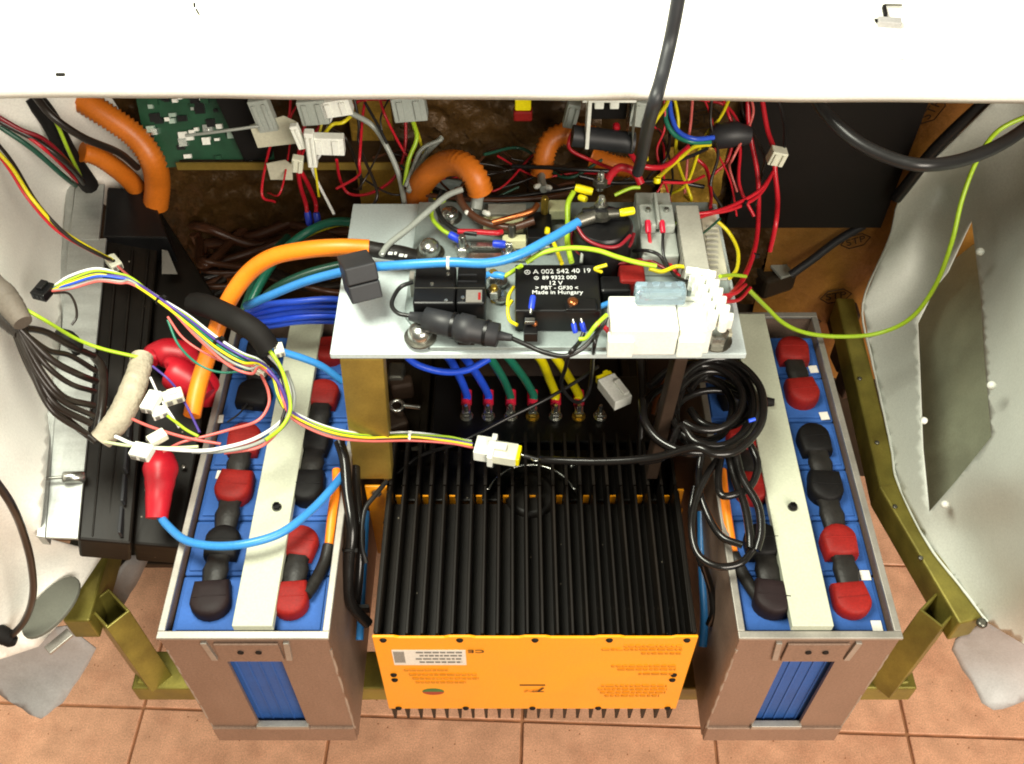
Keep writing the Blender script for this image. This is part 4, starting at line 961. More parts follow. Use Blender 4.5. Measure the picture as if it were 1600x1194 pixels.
conn(271, 620, .795, (.020, .014, .010), 24, 'nylon', 'ivory connector against the lower red boot'); conn(222, 706, .79, (.020, .016, .010), -14, 'white_plastic', 'white connector above the blue cable boot')
conn(246, 684, .79, (.012, .018, .008), -50, 'nylon', 'ivory tag connector at end of beige loom'); conn(178, 411, .81, (.013, .020, .010), 40, 'nylon', 'ivory inline connector on red and yellow wires'); conn(407, 577, .80, (.012, .016, .008), 62, 'nylon', 'ivory connector in the wire bundle over left battery box')
conn(436, 547, .83, (.010, .014, .008), 20, 'nylon', 'tiny ivory clip at the black sleeve end')

# the two white multiway connectors in front
def big_conn(px, py, z, rz, label):
    t = thing('multiway_connector', label, 'connector', P(px, py, z)); M = Matrix.Rotation(R(rz), 3, 'Z')
    obj('socket', MB().box(M @ Vector((-.010, 0, 0)), (.022, .024, .016), M), 'white_plastic', t, bevel=.001)
    obj('socket_collar', MB().box(M @ Vector((-.002, 0, 0)), (.006, .034, .018), M), 'white_plastic', t, bevel=.001)
    obj('plug', MB().box(M @ Vector((.013, -.001, -.001)), (.026, .022, .014), M), 'nylon', t, bevel=.001)
    obj('yellow_lock', MB().box(M @ Vector((.0275, -.001, -.001)), (.004, .020, .012), M), 'crimp_yellow', t, bevel=.0006)
    obj('latch', MB().box(M @ Vector((.004, 0, .010)), (.020, .008, .004), M), 'white_plastic', t, bevel=.0006)
    return t
big_conn(772, 704, .70, -11, 'white multiway connector with yellow lock joining the colour wires')
t = thing('multiway_connector', 'white plug with yellow lock hanging under the tray front', 'connector', P(960, 612, .72)); M = Matrix.Rotation(R(-62), 3, 'Z')
obj('plug', MB().box((0, 0, 0), (.038, .022, .015), M), 'white_plastic', t, bevel=.001); obj('yellow_lock', MB().box(M @ Vector((-.022, 0, .001)), (.007, .019, .010), M), 'crimp_yellow', t, bevel=.0008)
obj('latch', MB().box(M @ Vector((.004, .006, .009)), (.022, .007, .004), M), 'white_plastic', t, bevel=.0006); obj('yellow_tooth', MB().box(M @ Vector((-.026, .004, .003)), (.004, .006, .006), M), 'crimp_yellow', t, bevel=.0005)

# ------------------------------------------------------------------ things hanging at the back under the hood
# circuit board
pb = thing('circuit_board', 'green circuit board with parts at upper left under hood', 'circuit board', PY(320, 190, 1.0))
pc0 = pb.location; M = Matrix.Rotation(R(62), 3, 'X') @ Matrix.Rotation(R(4), 3, 'Z')
obj('board', MB().box((0, 0, 0), (.15, .10, .002), M), 'pcb_green', pb)
rnd = random.Random(3)
for k in range(70):
    x, y = rnd.uniform(-.07, .07), rnd.uniform(-.045, .045); s = rnd.uniform(.004, .012)
    obj('component', MB().box(M @ Vector((x, y, .003)), (s, s * rnd.uniform(.5, 1), rnd.uniform(.003, .008)), M), rnd.choice(['pcb_part', 'black_plastic', 'solder', 'white_plastic', 'pcb_green', 'black_plastic']), pb)
for k in range(8): obj('solder_blob', MB().lathe([(.003, 0), (.002, .002)], M @ Vector((-.062 + k * .0075, .034, .002)), 8, M), 'solder', pb)
bk = thing('board_bracket', 'brown metal shelf edge under the circuit board', 'bracket', PY(400, 240, .99))
a, b = PY(285, 243, .99), PY(640, 240, .99); obj('edge', MB().box(((a + b) / 2) - bk.location, ((b - a).length, .05, .003)), 'dark_brown', bk); obj('lip', MB().box((a + b) / 2 - bk.location + Vector((0, -.026, .003)), ((b - a).length, .002, .010)), 'brass_steel', bk)
tag(obj('black_pack', MB().box(PY(385, 190, .985), (.035, .03, .09), Matrix.Rotation(R(-10), 3, 'Y')), 'black_matt', bevel=.003), 'black plastic pack right of the circuit board', 'module')
def flag(px, py, y, w, h, rot, m, label, name='tape_flag'):
    M = Matrix.Rotation(R(90), 3, 'X') @ Matrix.Rotation(R(rot), 3, 'Z')
    mb = MB(); mb.prism([(-w / 2, -h / 2), (w * .35, -h * .6), (w / 2, h * .2), (w * .3, h / 2), (-w * .45, h * .38)], -.0005, .0005, M=M, o=PY(px, py, y))
    return tag(obj(name, mb, m), label, 'tape')
flag(430, 205, .93, .055, .034, 12, 'duct_cream', 'large cream tape flag right of the circuit board'); flag(438, 265, .93, .030, .026, 5, 'duct_cream', 'small cream tape flag below the large one')
wc = [(412, 178, 'grey', .93, (.022, .012, .04), 'grey_plastic', 'grey connector under hood beside the tape flag'), (490, 172, 'w', .92, (.030, .014, .03), 'grey_plastic', 'grey connector block just under hood edge, left of white plugs'),
      (526, 165, 'w', .92, (.032, .014, .02), 'white_plastic', 'white connector tucked under hood edge above the white plugs'), (512, 225, 'w', .90, (.036, .012, .022), 'white_plastic', 'wide white plug cluster below the hood at left centre'),
      (486, 232, 'w', .895, (.010, .010, .045), 'white_plastic', 'narrow white plug beside the wide white plug'), (466, 213, 'w', .90, (.009, .008, .030), 'white_plastic', 'slim white plug above the red wire pair'),
      (465, 256, 'w', .89, (.012, .010, .018), 'nylon', 'ivory joint on the red wire pair'), (640, 166, 'w', .93, (.036, .016, .030), 'grey_plastic', 'pale grey plug feeding red and green wires under hood'),
      (893, 178, 'w', .92, (.014, .012, .030), 'grey_plastic', 'pale connector left of white breaker bracket'), (1000, 172, 'w', .91, (.022, .02, .03), 'grey_plastic', 'pale grey plug beside the thick black cable'),
      (1214, 244, 'w', .92, (.018, .014, .018), 'nylon', 'ivory connector on the red wires before black control box')]
for px, py, _, y, d, m_, lb in wc:
    t = thing('wire_connector', lb, 'connector', PY(px, py, y)); M = Matrix.Rotation(R(random.uniform(-14, 14)), 3, 'Y')
    obj('housing', MB().box((0, 0, 0), d, M), m_, t, bevel=.001)
    for i in range(2): obj('rib', MB().box(M @ Vector(((i - .5) * d[0] * .5, -d[1] / 2 - .001, 0)), (d[0] * .18, .003, d[2] * .8), M), m_, t, bevel=.0005)
# white breaker bracket
br = thing('breaker_bracket', 'white bracket with two arms holding grey tube under hood centre', 'bracket', PY(955, 170, .86))
Yb = .86
def bx(name, px0, py0, px1, py1, m, th=.012, dy=0):
    a, b = PY(px0, py1, Yb), PY(px1, py0, Yb); obj(name, MB().bb(min(a.x, b.x), max(a.x, b.x), Yb + dy, Yb + dy + th, min(a.z, b.z), max(a.z, b.z)).__class__() if False else local(MB().bb(min(a.x, b.x), max(a.x, b.x), Yb + dy, Yb + dy + th, min(a.z, b.z), max(a.z, b.z)), br), m, br, bevel=.0008)
bx('arm', 914, 150, 926, 234, 'white_plastic', .02); bx('arm', 987, 150, 997, 240, 'white_plastic', .02); bx('top_plate', 910, 146, 998, 163, 'white_plastic', .02, .002)
bx('back_plate', 926, 160, 987, 214, 'black_matt', .006, .03)
for px in (938, 962): bx('toggle', px - 8, 162, px + 8, 182, 'white_plastic', .012, .012)
a, b = PY(894, 212, .875), PY(990, 224, .875); obj('tube', local(MB().tube([a, b], .0115, 16), br), 'black_soft', br)
obj('red_lamp', local(MB().lathe([(.004, -.002), (.004, .003), (.002, .005)], PY(963, 198, .885), 10, Matrix.Rotation(R(90), 3, 'X')), br), 'boot_red', br)
bx('side_plate', 982, 158, 990, 236, 'steel', .03, .012)
yr = thing('cable_marker', 'yellow and red tagged plug below the hood centre', 'plug', PY(817, 168, .95))
obj('yellow_half', MB().box((0, 0, .008), (.018, .012, .018)), 'crimp_yellow', yr, bevel=.002); obj('red_half', MB().box((0, 0, -.008), (.021, .013, .013)), 'cap_red', yr, bevel=.002)
tag(obj('blue_plug', MB().tube([PY(1110, 215, .96), PY(1122, 213, .96), PY(1150, 210, .96), PY(1172, 212, .96)], [.010, .015, .015, .010], 14), 'black_soft'), 'dark blue grey round plug left of black control box', 'plug')
tag(obj('grey_relay', MB().box(P(1205, 430, .57), (.055, .05, .04), rotz(24)), 'dark_under', bevel=.006), 'dark grey module below the black control box', 'module')
tag(obj('grey_clip', MB().box(P(1220, 420, .60), (.022, .034, .005), rotz(25)), 'grey_plastic', bevel=.001), 'grey sheet clip on the dark module', 'clip')
tag(obj('heat_shield', MB().box(PY(690, 300, 1.0), (.05, .01, .04), Matrix.Rotation(R(8), 3, 'Y')), 'tray_grey', bevel=.004), 'pale green plate behind the orange conduit arch', 'plate')

# ------------------------------------------------------------------ orange corrugated conduits
def conduit(label, w, pts): return C('corrugated_conduit', label, 'conduit_orange', w, pts, cat='conduit', ripple=.83, n=16, sub=12)
conduit('long orange corrugated conduit curving down at upper left', 41, [(95, 135, .93), (150, 170, .91), (208, 210, .88), (238, 250, .85), (246, 285, .81), (243, 325, .77)])
conduit('short orange corrugated conduit entering the charger', 31, [(128, 238, .87), (150, 243, .86), (180, 262, .835), (205, 284, .80), (222, 305, .765)])
conduit('orange corrugated conduit arching over tray back left', 42, [(648, 312, .84), (662, 282, .88), (690, 258, .91), (720, 256, .925), (742, 276, .92), (752, 304, .90)])
conduit('orange corrugated conduit bent below the hood centre', 36, [(846, 272, .86), (850, 245, .88), (862, 218, .895), (890, 208, .90), (925, 214, .89)])
conduit('short orange corrugated conduit behind contactor', 34, [(925, 245, .84), (960, 258, .835), (990, 262, .83)])
conduit('small orange corrugated conduit low at the left of tray', 26, [(322, 430, .60), (345, 436, .61), (372, 452, .60)])
C('conduit_core', 'grey cable leaving the arched orange conduit', 'w_grey', 19, [(750, 296, .898), (746, 312, .893), (744, 328, .886)]); C('conduit_core', 'grey cable leaving the bent orange conduit', 'w_grey', 13, [(847, 268, .862), (846, 282, .868), (850, 296, .872)])
for k, (x, y) in enumerate(((736, 330), (757, 332), (843, 290), (853, 292))): tag(obj('cable_ferrule', MB().lathe([(.003, 0), (.003, .01), (.001, .012)], P(x, y, .888 if k < 2 else .872), 8, aim((.4 if k % 2 else -.4, -.7, .4))), 'white_plastic'), ['left white ferrule at end of the arched conduit', 'right white ferrule at end of the arched conduit', 'left white ferrule at end of the bent conduit', 'right white ferrule at end of the bent conduit'][k], 'ferrule')

# ------------------------------------------------------------------ heavy cables
C('power_cable', 'thick orange power cable sweeping from charger up to the tray', 'cable_orange', 27, [(300, 650, .76), (312, 600, .77), (330, 545, .79), (352, 482, .82), (384, 432, .85), (425, 402, .875), (480, 390, .89), (530, 387, .895), (577, 388, .893)])
sl_ = C('heat_shrink', 'black heat shrink sleeve with white print on orange cable end', 'shrink_black', 25, [(573, 388, .893), (600, 392, .890), (625, 397, .886), (648, 402, .880)])
for k, (x, y) in enumerate(((598, 396), (610, 396), (618, 396), (627, 399), (634, 400))): obj('printed_mark', MB().box(P(x, y, .900 - k * .0012), (.0025 + (k % 2) * .002, .004, .0006), rotz(-8)), 'print_white', sl_)
C('power_cable', 'light blue cable crossing the tray to the contactor', 'w_sky', 15, [(385, 478, .80), (420, 462, .83), (470, 443, .86), (520, 428, .885), (570, 421, .905), (630, 414, .918), (700, 412, .925), (760, 410, .927), (810, 399, .928), (860, 373, .93), (904, 347, .931)])
C('power_cable', 'light blue cable drooping across left battery box to the red boot', 'w_sky', 14, [(250, 806, .705), (262, 822, .71), (290, 843, .72), (335, 853, .728), (390, 849, .732), (440, 832, .732), (485, 798, .728), (515, 768, .72), (535, 742, .70)])
C('power_cable', 'light blue cable running from black sleeve under the brass leg', 'w_sky', 12, [(418, 536, .81), (440, 548, .80), (475, 560, .785), (505, 572, .77), (535, 596, .75)])
C('power_cable', 'orange cable end standing beside the left battery box inner wall', 'cable_orange', 15, [(526, 735, .70), (525, 760, .70), (521, 800, .70), (514, 855, .69)])
C('power_cable', 'orange cable rising inside the right battery box', 'cable_orange', 15, [(1128, 735, .70), (1132, 770, .70), (1138, 810, .70), (1146, 868, .69)])
C('cell_lead', 'dark sleeve below the orange lead in left battery box', 'shrink_black', 20, [(514, 852, .692), (505, 880, .69), (490, 912, .695), (478, 930, .697)]); C('cell_lead', 'dark sleeve below the orange lead in right battery box', 'shrink_black', 20, [(1146, 866, .692), (1155, 890, .69), (1172, 915, .695), (1185, 935, .697)])
C('sleeve', 'black cloth sleeve crossing the orange cable', 'black_matt', 38, [(305, 474, .80), (325, 480, .825), (348, 490, .842), (378, 505, .85), (402, 522, .845), (420, 545, .83)], cat='cable sleeve')
for k, (x0, x1, mm, nm) in enumerate([(704, 729, 'w_royal', 'first'), (730, 763, 'w_royal', 'second'), (770, 798, 'w_teal', 'third'), (798, 833, 'w_teal', 'fourth'), (845, 867, 'w_brightyellow', 'fifth'), (872, 903, 'w_brightyellow', 'sixth')]):
    cn = dict(w_royal='blue', w_teal='green', w_brightyellow='yellow')[mm]
    C('phase_cable', f'{cn} phase cable, {nm} from the left at inverter terminals', mm, 13 if k < 4 else 14, [(x0 - 16, 545, .745), (x0, 563, .72), (x0 + (x1 - x0) * .62, 592, .665), (x1 - .5, 616, .627), (x1, 624, .622)], group='phase cables on the inverter')
C('phase_cable', 'royal blue cable looping under the tray front edge', 'w_royal', 11, [(625, 545, .76), (650, 568, .75), (690, 580, .74), (730, 578, .74), (765, 560, .75)])
for k, (y, mm, z) in enumerate([(470, 'w_blue', .80), (478, 'w_royal', .79), (488, 'w_blue', .78), (495, 'w_royal', .775), (503, 'w_blue', .765)]):
    C('phase_cable', f'royal blue cable under tray left edge, {["uppermost", "second", "middle", "fourth", "lowest"][k]} of five', mm, 10, [(385, y + 18 - k * 3, z - .02), (420, y + 6, z), (465, y, z + .01), (510, y - 2, z + .01), (560, y, z)], group='blue cables left of the tray')
for k, (mm, w, pts, nm) in enumerate([('w_teal', 14, [(560, 348, .80), (520, 346, .80), (480, 362, .79), (440, 395, .78), (408, 440, .77), (380, 500, .75)], 'teal cable passing behind the tray left edge'),
      ('w_brightyellow', 9, [(560, 352, .79), (530, 350, .79), (495, 360, .785), (470, 372, .77)], 'yellow cable behind tray left corner'),
      ('w_darkgreen', 14, [(560, 410, .82), (520, 415, .82), (470, 430, .815), (425, 455, .80), (395, 490, .77)], 'dark green cable below the orange power cable'),
      ('w_yellow', 9, [(545, 424, .815), (500, 434, .81), (450, 450, .80), (410, 472, .785)], 'yellow cable along the light blue one'),
      ('w_darkgreen', 12, [(450, 370, .76), (425, 395, .765), (405, 425, .765), (385, 470, .76), (372, 510, .75)], 'dark green cable behind the orange sweep')]):
    C('phase_cable', nm, mm, w, pts)

# dark looms in the back left
rnd = random.Random(11)
dk = ['uppermost', 'second', 'third', 'fourth', 'fifth', 'sixth', 'seventh', 'eighth', 'ninth', 'tenth', 'eleventh', 'twelfth', 'thirteenth', 'lowest']
for k in range(14):
    y0 = 292 + k * 12
    C('dark_loom', f'dark brown loom in shade behind the charger, {dk[k]}', rnd.choice(['w_brown', 'w_brown', 'w_loom']), rnd.uniform(9, 20), [(255 + k * 8, y0, .66), (320, y0 + rnd.uniform(-10, 40), .64 + rnd.uniform(0, .05)), (400, y0 + rnd.uniform(-30, 30), .66), (480, y0 + rnd.uniform(-20, 30) - 10, .68), (560, y0 + rnd.uniform(-20, 20), .66)], group='dark looms in the back left')
for k, (pts, w, m_, nm) in enumerate([([(50, 150, .95), (80, 190, .92), (105, 240, .87), (140, 290, .80)], 30, 'black_matt', 'wide black taped loom at upper left'), ([(0, 190, .95), (60, 222, .92), (110, 260, .88), (135, 292, .80)], 9, 'w_loom', 'black wire crossing to the upper left loom'),
      ([(-10, 178, .96), (30, 202, .94), (70, 218, .92), (105, 250, .88), (130, 285, .81)], 7, 'w_darkred', 'dark red wire at the upper left'), ([(-10, 185, .95), (40, 212, .93), (80, 245, .90), (122, 284, .82)], 6, 'w_red', 'red wire below the dark red one at upper left'),
      ([(60, 153, .96), (85, 190, .935), (110, 240, .89), (132, 288, .81)], 6, 'w_gy', 'green yellow wire along the black taped loom'), ([(55, 150, .97), (85, 185, .95), (130, 215, .92), (185, 238, .88), (215, 262, .84)], 12, 'w_loom', 'black cable passing under the long orange conduit'),
      ([(0, 198, .94), (50, 232, .91), (100, 275, .86), (118, 290, .80)], 8, 'w_darkgreen', 'dark green wire at the upper left'),
      ([(-12, 215, .95), (20, 255, .93), (60, 320, .90), (110, 372, .86), (160, 400, .83), (178, 408, .815)], 6, 'w_loom', 'black wire running to the ivory inline connector'),
      ([(-12, 228, .955), (20, 262, .935), (50, 310, .91), (95, 358, .87), (150, 392, .835), (175, 406, .818)], 6, 'w_yellow', 'yellow wire running to the ivory inline connector'),
      ([(-12, 230, .95), (18, 268, .93), (44, 312, .905), (90, 362, .865), (145, 394, .832), (172, 406, .815)], 5, 'w_red', 'red wire running to the ivory inline connector')]):
    C('harness_wire', nm, m_, w, pts, cat='wire')
C('harness_wire', 'brown wire leaving the ivory inline connector', 'w_pink', 4, [(184, 416, .812), (195, 426, .812), (207, 436, .815)], cat='wire')
# colour bundle from the black plug to the front connector
bund = [('w_white', 'white'), ('w_gy', 'green yellow'), ('w_purple', 'purple'), ('w_blue', 'blue'), ('w_teal', 'teal'), ('w_yellow', 'yellow'), ('w_grey', 'grey'), ('w_pink', 'pink')]
A = [(82, 452, .85), (110, 440, .86), (150, 428, .865), (185, 432, .862), (208, 440, .858)]
B = [(208, 440, .858), (250, 470, .852), (295, 500, .845), (340, 535, .84), (380, 558, .835), (405, 568, .82), (425, 585, .80), (437, 620, .79), (455, 645, .775), (510, 672, .755), (570, 682, .735), (640, 682, .715), (700, 686, .705), (738, 694, .702)]
offs = [(-4, -5), (-2, -2), (3, 3), (1, 5), (-4, 1), (0, 1), (4, 7), (6, 9)]
for k, ((mm, nm), (ox, oy)) in enumerate(zip(bund, offs)):
    ptsA = [(x + ox * .7 * math.sin(math.pi * i / 4), y + oy * 1.1 * math.sin(math.pi * i / 4) + (k - 3.5) * .8, z) for i, (x, y, z) in enumerate(A)]
    sag = [0, .4, .8, 1, .8, .3, .6, .9, .7, .6, .5, .5, .5, .3]
    ptsB = [(x + ox * .9 * s + (8 * (k - 4) * .5 * (s if 0 < i < 5 else 0) if k > 5 else 0), y + oy * .9 * s + (k - 3.5) * .9 + (24 * math.sin(math.pi * (i - 1) / 4) * (k - 4) / 3 if k > 4 and 1 <= i <= 5 else 0), z + (k % 3 - 1) * .003) for i, ((x, y, z), s) in enumerate(zip(B, sag))]
    C('signal_wire', f'{nm} signal wire of the colour bundle ending in the front white connector', mm, 4.4, ptsA + ptsB[1:], cat='wire', group='colour wire bundle', n=8)
C('signal_wire', 'thin grey wire looping from the black plug to the taped plug', 'w_loom', 4, [(85, 458, .848), (105, 460, .85), (118, 475, .85), (118, 495, .848), (112, 508, .845)], cat='wire')
C('signal_wire', 'green yellow wire from the left loom to the beige wrapped loom', 'w_gy', 6, [(30, 478, .91), (70, 500, .89), (120, 530, .85), (160, 545, .83), (215, 558, .81)], cat='wire')
# loop of wires in front of left battery box
for k, (mm, w, pts, nm) in enumerate([
   ('w_white', 6, [(180, 682, .79), (220, 695, .79), (300, 706, .79), (350, 700, .79), (400, 684, .785), (440, 655, .78), (452, 620, .785), (440, 580, .80), (420, 555, .82)], 'white wire looping below the beige loom'),
   ('w_grey', 6, [(300, 706, .785), (350, 705, .785), (405, 692, .78), (448, 660, .775), (460, 620, .78), (448, 580, .79)], 'grey wire looping beside the white one'),
   ('w_pale', 5, [(160, 690, .785), (205, 698, .79), (260, 700, .79), (310, 698, .79)], 'pale yellow wire along the beige loom end'),
   ('w_pink', 5, [(200, 652, .79), (240, 668, .79), (290, 684, .788), (345, 694, .785)], 'pink wire crossing the ivory tag'),
   ('w_pink', 5, [(408, 585, .80), (418, 610, .80), (418, 635, .795), (400, 660, .79), (360, 672, .785), (320, 680, .785), (285, 690, .785), (255, 706, .78)], 'pink wire looping down from the wire bundle'),
   ('w_pink', 5, [(350, 708, .78), (400, 700, .778), (430, 682, .775), (450, 650, .77)], 'second pink wire under the white loop'),
   ('w_gy', 5, [(255, 645, .79), (275, 660, .79), (290, 672, .79), (310, 682, .787)], 'green yellow wire from the two way connector'),
   ('w_purple', 4, [(238, 572, .80), (262, 592, .79), (280, 612, .79), (296, 640, .785), (312, 676, .78)], 'purple wire over the red boots'),
   ('w_white', 4, [(235, 590, .80), (250, 620, .795), (265, 645, .79), (280, 668, .785)], 'white wire over the charger by the red boots'),
   ('w_gy', 6.5, [(408, 530, .84), (422, 548, .835), (438, 575, .82), (450, 610, .805), (454, 640, .79), (440, 668, .785), (415, 688, .785)], 'bright green yellow wire down from the black sleeve'),
   ('w_purple', 6, [(400, 565, .815), (420, 580, .81), (440, 605, .80), (450, 640, .785), (446, 662, .78)], 'purple wire bundle curving over left battery box'),
   ('w_black', 6, [(415, 560, .80), (440, 590, .795), (448, 630, .785), (438, 665, .78)], 'black wire curving over left battery box'),
   ('w_teal', 4, [(262, 500, .84), (280, 540, .825), (310, 570, .81), (350, 582, .805), (400, 575, .805)], 'teal wire drooping below the colour bundle'),
   ('w_pink', 4, [(262, 495, .845), (285, 528, .83), (320, 552, .82), (360, 570, .815), (400, 572, .81)], 'pink wire drooping below the colour bundle'),
   ('w_black', 3, [(390, 625, .70), (375, 645, .70), (355, 660, .70)], 'thin dark wire on the blue cells at left box back')]):
    C('signal_wire', nm, mm, w, pts, cat='wire', n=8)
C('body_cable', 'black cable hanging down over white left fender', 'w_loom', 12, [(-12, 745, .90), (15, 785, .86), (35, 830, .80), (48, 880, .74), (52, 930, .68), (40, 970, .62), (12, 1000, .58)])
loom([(-14, 992, .59), (2, 992, .59), (18, 1000, .582), (26, 1002, .58)], [26, 30, 24, 12], 'black_matt', 'black taped cable end at the lower left edge', name='taped_plug')

# black cables on the right: coil and drop loops
def ring(cx, cy, rx, ry, z, a0, a1, n=12, dz=0): return [(cx + rx * math.cos(R(a0 + (a1 - a0) * i / n)), cy - ry * math.sin(R(a0 + (a1 - a0) * i / n)), z + dz * i / n) for i in range(n + 1)]
coil = [('shiny black cable coil, outermost loop right of tray', 13, ring(1122, 635, 72, 74, .775, 170, -120) + [(1020, 716, .745), (940, 722, .725), (860, 719, .71), (845, 718, .705)]),
        ('shiny black cable coil, second loop right of tray', 12, ring(1118, 632, 62, 66, .765, 190, -150) + [(1040, 712, .735), (1000, 722, .72)]),
        ('shiny black cable coil, third loop right of tray', 12, ring(1112, 640, 62, 58, .755, 150, -200)),
        ('shiny black cable coil, fourth loop right of tray', 12, ring(1104, 622, 56, 50, .765, 200, -130)),
        ('shiny black cable coil, fifth loop right of tray', 12, ring(1116, 655, 66, 46, .74, 170, -180)),
        ('shiny black cable coil, innermost loop right of tray', 12, ring(1100, 640, 44, 48, .745, 120, -220)),
        ('shiny black cable coil, wide loop reaching under the tray', 13, ring(1092, 638, 90, 70, .76, 150, -190)),
        ('shiny black cable coil, broad low loop toward the inverter', 13, ring(1088, 650, 82, 58, .735, 100, -240)),
        ('shiny black cable coil, small cross loop right of tray', 12, ring(1125, 625, 50, 44, .75, 160, -160))]
for nm, w, pts in coil: C('cable_coil', nm, 'w_shiny', w, pts, group='black cable coil')
drop = [('black cable dropping in a long loop beside right battery box', 12, [(1100, 690, .74), (1094, 730, .73), (1095, 770, .725), (1108, 810, .72), (1130, 840, .72), (1160, 852, .722)]),
        ('black cable looping lowest over the right battery box edge', 12, [(1150, 700, .74), (1120, 720, .735), (1090, 770, .73), (1080, 820, .725), (1090, 865, .72), (1120, 885, .72), (1155, 880, .722), (1180, 855, .725)]),
        ('black cable making a tight loop over the red caps', 12, [(1170, 690, .745), (1182, 725, .74), (1172, 760, .735), (1145, 775, .735), (1125, 770, .735), (1124, 740, .735), (1130, 700, .74)]),
        ('black cable descending between coil and right battery cells', 13, [(1135, 700, .74), (1150, 750, .735), (1165, 790, .735), (1170, 830, .733), (1172, 856, .73)]),
        ('black cable beside it descending to the black cap', 13, [(1148, 700, .745), (1160, 745, .742), (1182, 790, .74), (1188, 830, .735), (1182, 860, .73)]),
        ('black cable running down the inverter right side', 12, [(1098, 880, .66), (1110, 920, .62), (1116, 955, .60), (1108, 975, .58)]),
        ('black cable tail along the inverter right edge', 9, [(1085, 760, .68), (1078, 800, .67), (1085, 850, .66), (1096, 885, .65)])]
for nm, w, pts in drop: C('drop_cable', nm, 'w_shiny', w, pts, group='black drop cables on the right')
C('tie_tail', 'blue cable tie tail on the black coil', 'w_royal', 6, [(1170, 658, .785), (1180, 655, .786)], cat='cable tie')
tag(obj('coil_bolt', MB().tube([P(1196, 628, .715), P(1210, 629, .716)], [.006, .0045], 10), 'black_matt'), 'black bolt end poking out beside the coil', 'bolt')
# black cables left of the inverter
C('drop_cable', 'thick shiny black cable down the inverter left side', 'w_shiny', 18, [(530, 690, .72), (538, 720, .715), (544, 770, .705), (548, 830, .69), (545, 890, .66), (548, 940, .63), (575, 975, .60)])
C('drop_cable', 'second black cable between left battery box and inverter', 'w_shiny', 14, [(556, 700, .68), (558, 760, .67), (562, 830, .66), (560, 900, .63), (556, 950, .60)])
C('drop_cable', 'thin black cable crossing the orange flange left of inverter', 'w_black', 8, [(604, 752, .67), (585, 775, .672), (570, 800, .67), (565, 850, .66), (572, 880, .65)])
C('power_cable', 'light blue cable low between left box and inverter', 'w_sky', 12, [(572, 800, .60), (570, 860, .59), (566, 920, .58), (562, 1000, .56)])
C('power_cable', 'blue ribbed cable low between inverter and right box', 'w_sky', 14, [(1096, 800, .60), (1098, 880, .58), (1100, 960, .56), (1098, 1010, .54)])
tag(obj('cable_tie', MB().bb(P(552, 910, .62).x, P(578, 910, .62).x, .512, .516, .60, .612), 'black_matt'), 'black cable tie on light blue cable left of inverter', 'cable tie')
C('drop_cable', 'dark green black cable behind inverter terminals on right', 'w_loom', 12, [(1000, 560, .74), (1002, 610, .70), (1003, 660, .66), (1000, 712, .63)]); C('drop_cable', 'black cable next to copper braid behind inverter right', 'w_shiny', 9, [(1050, 590, .70), (1036, 625, .68), (1024, 670, .66), (1020, 700, .64)])
C('earth_braid', 'thin copper strand hanging under the tray right side', 'copper', 7, [(1056, 560, .75), (1050, 580, .72), (1036, 600, .69), (1024, 625, .66), (1020, 645, .64)]); C('earth_braid', 'short copper strand beside the hanging one', 'copper', 6, [(1040, 625, .66), (1038, 645, .65), (1042, 668, .63)])
# thin black leads round the white plug
C('lead_wire', 'thin black lead from white plug back to inverter corner', 'w_black', 6, [(935, 572, .74), (900, 595, .72), (850, 625, .70), (790, 655, .69), (720, 690, .68), (660, 712, .64), (620, 740, .62)], cat='wire')
C('lead_wire', 'thin black lead from inline fuse looping over tray edge', 'w_black', 8, [(798, 528, .886), (825, 540, .882), (850, 552, .880), (880, 556, .880), (905, 548, .884), (925, 530, .89), (940, 510, .895), (948, 495, .90)], cat='wire')
C('lead_wire', 'thin black lead dropping from relay to yellow cables', 'w_black', 6, [(912, 520, .89), (905, 535, .885), (890, 553, .88), (882, 575, .80), (878, 600, .75), (888, 622, .72), (905, 628, .70), (920, 612, .71), (926, 580, .75), (928, 545, .88), (934, 520, .89)], cat='wire')
C('lead_wire', 'thin black lead looping from the converter to fuse holder', 'w_black', 7, [(645, 441, .895), (628, 448, .892), (616, 464, .890), (613, 478, .889), (622, 490, .888), (642, 494, .888)], cat='wire')
C('signal_cable', 'black cable leaving yellow lock of the front connector', 'w_black', 8, [(818, 712, .70), (850, 719, .70), (900, 720, .705), (950, 720, .715), (1010, 714, .73)])
C('bare_wire', 'bare silver wire at the front connector', 'steel', 3, [(814, 710, .70), (828, 716, .70), (836, 720, .702), (848, 716, .702)], cat='wire')
# thick black cable over the hood and loop at upper right
def CW(name, label, m, r, W, cat='cable', n=12): return tag(obj(name, MB().tube(spline(W, 8), r, n), m), label, cat)
CW('body_cable', 'thick dark grey cable hanging over the hood edge', 'black_soft', .0058, [P(1066, -40, 1.20), P(1056, 20, 1.17), P(1046, 70, 1.145), P(1034, 120, 1.13), P(1022, 162, 1.118), P(1012, 200, 1.06), P(1003, 245, .98), P(996, 270, .95)])
CW('body_cable', 'black cable sagging over black control box to right fender', 'w_black', .0062, [P(1262, 130, 1.06), P(1290, 175, 1.05), P(1340, 222, 1.04), P(1400, 250, 1.035), P(1450, 258, 1.035), P(1510, 248, 1.03), P(1570, 222, 1.03), P(1630, 180, 1.03)])
CW('body_cable', 'black cable running from hood corner behind fender edge', 'w_black', .0075, [PY(1550, 150, .98), PY(1500, 195, .985), PY(1455, 240, .99), PY(1420, 285, .995), PY(1400, 310, 1.0)])
CW('body_cable', 'dark cable tucked under foil below black control box', 'black_soft', .006, [PY(1350, 352, 1.045), PY(1310, 375, 1.04), PY(1270, 405, 1.03), PY(1235, 430, 1.02)])
